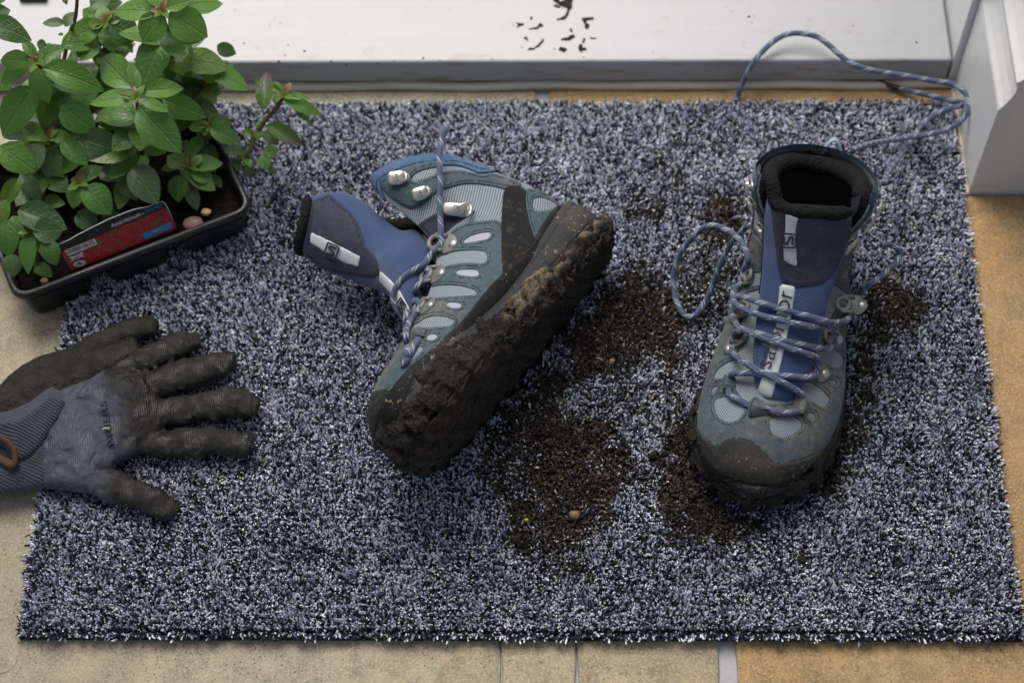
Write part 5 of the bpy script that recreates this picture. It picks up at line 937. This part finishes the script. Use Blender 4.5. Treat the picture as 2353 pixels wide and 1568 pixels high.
mudc = m.mix(m.f(n1, .3, .75), (.0065, .0058, .0055), (.020, .0172, .0145)); mudc = m.mix(m.f(m.noise(55, 4, .6), .62, .74, 0, .5), mudc, (.060, .050, .034)); m.set(col=m.mix(dd, knitc, mudc), rough=m.f(m.noise(75, 3), .42, .62, .75, .32)); m.bump(m.math('ADD', m.math('MULTIPLY', n1, 1.2), m.math('MULTIPLY', rib, .12)), .8, .0018); KNIT = m.m
GB = .0125
def pillow(X, q, zc, hh, R):
    px = proj(np.concatenate([X[:, :, :1, :2], np.full(X[:, :, :1, :1].shape, zc)], -1)); d = sdf_poly(px, q) / PPM; hgt = np.where(d > 0, hh * np.sqrt(np.clip(1 - (1 - np.clip(d / R, 0, 1)) ** 2, 0, 1)), d); return hgt - np.abs(X[..., 2] - zc)
glove = empty('gardening_glove', tuple(g3(600, 800, GB))); tag(glove, 'grey knitted gardening glove with muddy palm and five spread fingers, lying on top', 'glove', 'pair of muddy gardening gloves')
FI = [[(700, 520, 90), (930, 380, 100), (1170, 272, 96), (1262, 252, 76)], [(880, 600, 100), (1150, 490, 112), (1380, 422, 106), (1478, 398, 88)], [(930, 740, 100), (1230, 705, 102), (1490, 668, 116), (1618, 668, 98)], [(800, 930, 100), (1080, 925, 94), (1390, 918, 104), (1586, 930, 96)], [(520, 1120, 130), (780, 1215, 106), (980, 1305, 100), (1088, 1358, 86)]]
PALM = poly('G', [(330, 590), (430, 570), (620, 500), (800, 430), (960, 470), (1050, 640), (1085, 740), (1060, 850), (900, 1010), (740, 1070), (660, 1180), (560, 1250), (300, 1220), (230, 1100), (260, 800)])
def gl(X):
    f = pillow(X, PALM, GB + .0105, .0115, .022)
    for k, fi in enumerate(FI):
        for a, b in zip(fi, fi[1:]):
            za, zb = GB + a[2] * GP * .62, GB + b[2] * GP * .62 + (.003 if k in (2, 3) else 0); f = smax(f, cone(X, g3(a[0], a[1], za), g3(b[0], b[1], zb), a[2] * GP, b[2] * GP, .56), .0035 if a is fi[0] else .002)
    wr = np.abs(fbm(X * np.array([1.0, .45, .3]), 150, 105, 2) - .5); return f + (fbm(X, 62, 101, 2) - .5) * .0064 + .0013 * (fbm(X, 330, 103, 2) - .5) + .010 * (np.clip(wr, 0, .15) - .09) + .006 * np.clip(fbm(X, 190, 107, 2) - .58, 0, 1)
lo = np.minimum(g3(180, 1520, GB), g3(180, 150, GB)) - np.array([.012, .0, .001]); hi = np.maximum(g3(1800, 150, GB), g3(1760, 1500, GB)) + np.array([0, .0, .034]); lo[0] = g3(190, 900, GB)[0]; hi[2] = GB + .034; lo[2] = GB - .002
def gdirt(V):
    c = proj(V); gx, gy = (c[:, 0] * 1.36947) / .4782, (c[:, 1] * 1.36947 - 950) / .4782
    d = sstep(500, 1000, gx + (fbm(V, 40, 111) - .5) * 420 - .30 * np.maximum(gy - 760, 0)) ; d = np.maximum(d, sstep(1040, 1130, gx + 0 * gy)); d = np.maximum(d, .8 * sstep(560, 760, gx - .2 * (gy - 1100)) * (gy > 1080)); return np.maximum(d, .35 * sstep(380, 320, gx) * 0)
palm = knit('glove_body', lo, hi, gl, KNIT, glove, .0012, 2, gdirt)
m = MT('glove_cuff', rough=.9, sheen=.2, spec=.15); rib = m.n('TexWave', {0: m.n('Mapping', {0: m.obj(), 2: (0, 0, math.radians(22))}), 1: 130.0, 2: 2.0, 3: 1.}, out=1, bands_direction='Y'); r2 = m.n('TexWave', {0: m.n('Mapping', {0: m.obj(), 2: (0, 0, math.radians(22))}), 1: 190.0, 2: .6}, out=1); n1 = m.noise(40, 4)
c = m.mix(m.math('MULTIPLY', rib, .5), (.080, .092, .122), (.034, .040, .056)); m.set(col=m.mix(m.f(n1, .55, .75, 0, .7), c, (.030, .025, .020))); m.bump(m.math('ADD', rib, m.math('MULTIPLY', r2, .5)), .7, .0016); CUFF = m.m
CP = poly('G', [(440, 640), (390, 585), (330, 590), (150, 700), (-60, 800), (-200, 850), (-260, 1100), (-200, 1290), (0, 1262), (180, 1235), (300, 1222), (380, 1180), (420, 950)])
lo2 = np.array([g3(-230, 900, GB)[0], g3(0, 1330, GB)[1], .0015]); hi2 = np.array([g3(480, 600, GB)[0], g3(0, 540, GB)[1], GB + .045])
knit('cuff', lo2, hi2, lambda X: pillow(X, CP, GB + .008, .011, .018) + (fbm(X, 60, 121, 2) - .5) * .003, CUFF, glove, .0013)
FP = poly('G', [(-200, 800), (-60, 752), (60, 715), (190, 665), (300, 582), (345, 562), (400, 590), (432, 660), (380, 760), (320, 850), (262, 945), (200, 1015), (130, 1042), (75, 1030), (40, 960), (-60, 920), (-200, 960)])
def fold(X):
    s = sdf_poly(proj(np.concatenate([X[:, :, :1, :2], np.full(X[:, :, :1, :1].shape, GB + .02)], -1)), FP) / PPM; zc = GB + .020 + .010 * sstep(.002, .022, s); return np.where(s > 0, .0055 * np.sqrt(np.clip(1 - (1 - np.clip(s / .006, 0, 1)) ** 2, 0, 1)), s) - np.abs(X[..., 2] - zc) + (fbm(X, 70, 131, 2) - .5) * .002
knit('folded_cuff', lo2, hi2 + np.array([0, 0, .004]), fold, CUFF, glove, .0013)
hem = simple('hem_brown', (.085, .042, .020), .8); V, F, uv = tube_geo(spline(np.array([g3(*p) for p in [(-120, 850, .042), (-30, 880, .043), (40, 915, .043), (85, 965, .041), (100, 1030, .038), (85, 1068, .036), (40, 1050, .034), (-40, 1010, .034), (-120, 985, .034)]]), 50), .0023, 10, 1.6); mesh('hem', V - np.array(glove.location), F, hem, glove, uv=uv)
V, F = lettering('BRIERS', .0075); a, b = g3(752, 940, .035), g3(700, 640, .035); ex = b - a; V[:, 0] *= np.linalg.norm(ex) / V[:, 0].max(); ex /= np.linalg.norm(ex); ey = np.array([-ex[1], ex[0], 0])
pb = BVHTree.FromPolygons([tuple(v.co) for v in palm.data.vertices], [tuple(p.vertices) for p in palm.data.polygons]); gl_ = np.array(glove.location)
def drape(W):
    out = []
    for w in W:
        h = pb.ray_cast(Vector((w[0] - gl_[0], w[1] - gl_[1], .2)), Vector((0, 0, -1))); out.append((w[0] - gl_[0], w[1] - gl_[1], (h[0].z if h[0] else .02) + .0006))
    return out
ink2 = simple('glove_print', (.004, .004, .005), .8); mesh('lettering', drape(a + V[:, :1] * ex + V[:, 1:2] * ey), F, ink2, glove, smooth=False)
g2 = empty('gardening_glove', tuple(g3(400, 450, GB))); tag(g2, 'blackened muddy gardening glove lying underneath the grey one with its finger towards the tray', 'glove', 'pair of muddy gardening gloves')
m = MT('glove_wet_mud', spec=.45); n1 = m.noise(130, 6, .7); n2 = m.noise(34, 4, .6); c = m.mix(m.f(n1, .3, .75), (.005, .0045, .0035), (.018, .015, .0095)); m.set(col=m.mix(m.f(n2, .58, .78, 0, .5), c, (.034, .028, .014)), rough=m.f(m.noise(90, 3), .4, .65, .75, .30)); m.bump(n1, 1., .003); WETM = m.m
Q1 = poly('G', [(-200, 760), (-100, 640), (0, 552), (80, 470), (150, 408), (280, 352), (400, 312), (560, 262), (650, 330), (700, 460), (600, 560), (330, 680), (0, 860), (-200, 900)])
def gl2(X):
    f = pillow(X, Q1, GB + .0085, .0095, .02)
    for pts in ([(420, 400, 80), (650, 285, 84), (840, 190, 86), (975, 160, 78)], [(500, 480, 85), (700, 400, 80), (860, 330, 72)]):
        for a, b in zip(pts, pts[1:]): f = smax(f, cone(X, g3(a[0], a[1], GB + .007), g3(b[0], b[1], GB + .0075), a[2] * GP, b[2] * GP, .75), .004)
    return f + (fbm(X, 80, 141, 3) - .5) * .006 + .0016 * (fbm(X, 360, 143, 2) - .5)
lo3 = np.array([g3(-180, 500, GB)[0], g3(0, 920, GB)[1], GB - .003]); hi3 = np.array([g3(1090, 100, GB)[0], g3(900, 40, GB)[1], GB + .028]); knit('glove_body', lo3, hi3, gl2, WETM, g2, .0013, 2)

# ================================================================ mud, grit and loose bits
VIEW['M'] = (1550, 0, .2125)
CL = [([(880, -60), (960, -20), (1000, 40), (1060, 20), (1080, -60), (1190, -60), (1180, 20), (1160, 60), (1180, 95), (1150, 140), (1110, 150), (1080, 110), (1000, 90), (960, 50), (900, 10)], .004), ([(900, 90), (930, 75), (995, 100), (985, 120), (930, 112)], .0018), ([(1110, 150), (1135, 160), (1110, 230), (1070, 290), (1010, 296), (940, 298), (1000, 275), (1060, 245), (1085, 200)], .0022),
      ([(548, 268), (570, 255), (592, 275), (570, 298), (550, 288)], .0022), ([(355, 410), (380, 380), (340, 340), (400, 350), (490, 362), (430, 385), (390, 400)], .0012), ([(535, 435), (560, 425), (660, 410), (680, 365), (712, 350), (742, 392), (700, 400), (660, 435)], .002), ([(1320, 275), (1485, 268), (1495, 290), (1400, 300), (1375, 345), (1425, 375), (1420, 425), (1385, 435), (1355, 405), (1365, 370), (1335, 310)], .0028),
      ([(455, 570), (490, 540), (520, 575), (515, 615), (495, 585)], .002), ([(510, 745), (540, 715), (600, 715), (680, 660), (730, 590), (765, 570), (740, 630), (690, 690), (600, 735), (555, 748)], .0014), ([(975, 600), (1040, 578), (1100, 568), (1150, 530), (1195, 522), (1212, 548), (1160, 590), (1100, 602), (1040, 596)], .0026), ([(975, 745), (1000, 705), (1050, 715), (1100, 735), (1080, 765), (1045, 775), (1010, 755)], .0028), ([(880, 740), (930, 715), (925, 732)], .001),
      ([(1268, 690), (1300, 660), (1325, 680), (1320, 715), (1400, 730), (1380, 742), (1330, 745), (1305, 772), (1275, 740)], .003), ([(1315, 640), (1345, 570), (1370, 575), (1350, 635)], .0014), ([(1440, 560), (1530, 565), (1520, 580), (1450, 578)], .0012), ([(425, 700), (465, 712), (440, 716)], .0008), ([(1330, 850), (1370, 842), (1350, 865)], .0006), ([(1140, 440), (1160, 430), (1185, 475), (1160, 488)], .0008)]
CLL = ['large dark lump of mud at the top of the footprint, cut by the picture edge', 'oval mud scrap tucked under the large lump at the footprint top', 'long hooked mud streak trailing down from the large lump', 'round mud dot at the upper left of the footprint', 'ragged star-shaped mud smear, leftmost in the footprint', 'thin mud streak with a black blob end at the left of the footprint', 'T-shaped piece of mud at the upper right of the footprint',
       'small triangular mud crumb at the left, above the long diagonal smear', 'long thin diagonal mud smear at the lower left of the footprint', 'curved mud streak in the middle of the footprint', 'chunky diamond-shaped mud lump at the bottom middle of the footprint', 'faint mud fleck just left of the diamond-shaped lump', 'boot-shaped black mud lump at the bottom right of the footprint', 'small slanting mud scrap above the boot-shaped lump', 'short flat mud dash at the right edge of the footprint', 'tiny mud fleck at the lower left of the footprint', 'faint mud fleck below the footprint, nearest the step edge', 'thin crooked mud fleck between the curved streak and the hooked one']
for (q, h_), lb in zip(CL, CLL): clod('M', q, h_, lb)
sp = []
for x, y, s in [(1720, 39, 4), (972, 134, 3), (868, 146, 4), (795, 150, 4), (700, 118, 3), (655, 127, 2.5), (640, 142, 4), (760, 141, 3), (2105, 98, 3), (560, 100, 2.5), (662, 104, 2), (905, 141, 2), (1010, 139, 2), (1130, 137, 2), (1180, 60, 1.5), (620, 60, 1.5), (1500, 120, 1.5), (1960, 60, 1.5)]:
    c_ = at(x, y, SH); r_ = s / PPM; sp.append((np.array([(math.cos(a) * r_ * random.uniform(.7, 1.4), math.sin(a) * r_ * random.uniform(.7, 1.4), 0) for a in np.linspace(0, 6.28, 9, endpoint=False)] + [(0, 0, .0009)]) + c_ - np.array(step.location) + np.array([0, 0, .0002]), [(i, (i + 1) % 9, 9) for i in range(9)]))
V, F = join_geo(sp); o = mesh('dirt_specks', V, F, MUD, step, attrs={'dry': np.full(len(V), .1)}); o['kind'] = 'stuff'
DL = []
def rock(name, p, r, mat, label, cat='pebble', sq=.75, seed=0, group=None):
    bm = bmesh.new(); bmesh.ops.create_icosphere(bm, subdivisions=3, radius=1); V = np.array([v.co[:] for v in bm.verts]); F = [tuple(v.index for v in f.verts) for f in bm.faces]; bm.free()
    V = V * (1 + .5 * (fbm(V + seed, 1.3, seed) - .5) + .15 * (fbm(V + seed, 5, seed) - .5))[:, None] * np.array([1.15, .95, sq]) * r; o = mesh(name, V, F, mat); o.location = p; return tag(o, label, cat, group)
m = MT('pebble_tan', rough=.5); m.set(col=m.mix(m.noise(400, 4), (.13, .085, .045), (.30, .21, .12))); rock('pebble', tuple(at(1320, 1182, .0125)), .0042, m.m, 'tan pebble lying in the muddy patch in front of the boots', seed=3)
rock('amber_grit', tuple(at(1406, 828, .0125)), .0021, simple('amber', (.40, .15, .025), .4), 'amber coloured piece of grit on the mat between the boots', 'grit', seed=5)
rock('yellow_grit', tuple(at(1209, 1193, .0125)), .0014, simple('yellow', (.62, .40, .03), .4), 'tiny yellow grain in the muddy patch left of the tan pebble', 'grit', seed=6)
rock('perlite_grain', tuple(atv('F', 1697, 436, .044)), .0036, simple('perlite', (.62, .45, .20), .6), 'pale yellow grain on the bare soil of the tray', 'grit', seed=8)
rock('perlite_grain', tuple(atv('F', 366, 1002, .044)), .0030, simple('perlite_dull', (.40, .27, .10), .6), 'dull yellow grain on the soil at the front left of the tray', 'grit', seed=9)
m = MT('pebble_pink', rough=.45); m.set(col=m.mix(m.noise(500, 4), (.16, .09, .09), (.34, .22, .21))); rock('pebble', tuple(atv('F', 1592, 540, .046)), .0072, m.m, 'pinkish stone on the soil at the front rim of the tray', seed=11)
tw = tube('thread', [atv('G', *p) for p in [(668, 838, .0372), (690, 826, .0376), (715, 828, .0374), (718, 838, .0372)]], .0004, simple('thread_white', (.7, .68, .62), .7), None, 6); tag(tw, 'short white thread lying on the grey glove', 'thread')
# crumbs of soil trodden into the pile
bm = bmesh.new(); bmesh.ops.create_icosphere(bm, subdivisions=1, radius=1); IV = np.array([v.co[:] for v in bm.verts]); IF = [tuple(v.index for v in f.verts) for f in bm.faces]; bm.free()
pts = np.c_[RNG.uniform(-.36, .36, 60000), RNG.uniform(.01, .49, 60000)]; pts = pts[RNG.random(len(pts)) < mudmask(pts) ** 2 * .07 + .0007]; parts = []
for p in pts: r_ = RNG.gamma(2.2, .00042) + .0003; parts.append((IV * r_ * RNG.uniform(.6, 1.3, 3) * (1 + RNG.normal(0, .14, (len(IV), 1))) + np.array([*p, MZ - .0018 + r_ * .3]), IF))
V, F = join_geo(parts); cr_o = mesh('mud_crumbs', V, F, MUD, mat_root, attrs={'dry': np.repeat(np.clip(RNG.normal(.02, .08, len(parts)), 0, 1), len(IV))}); cr_o.location = (0, -.25, 0); cr_o['kind'] = 'stuff'
PRESS += [(g3(650, 800, GB)[:2], .07)]
build_pile()
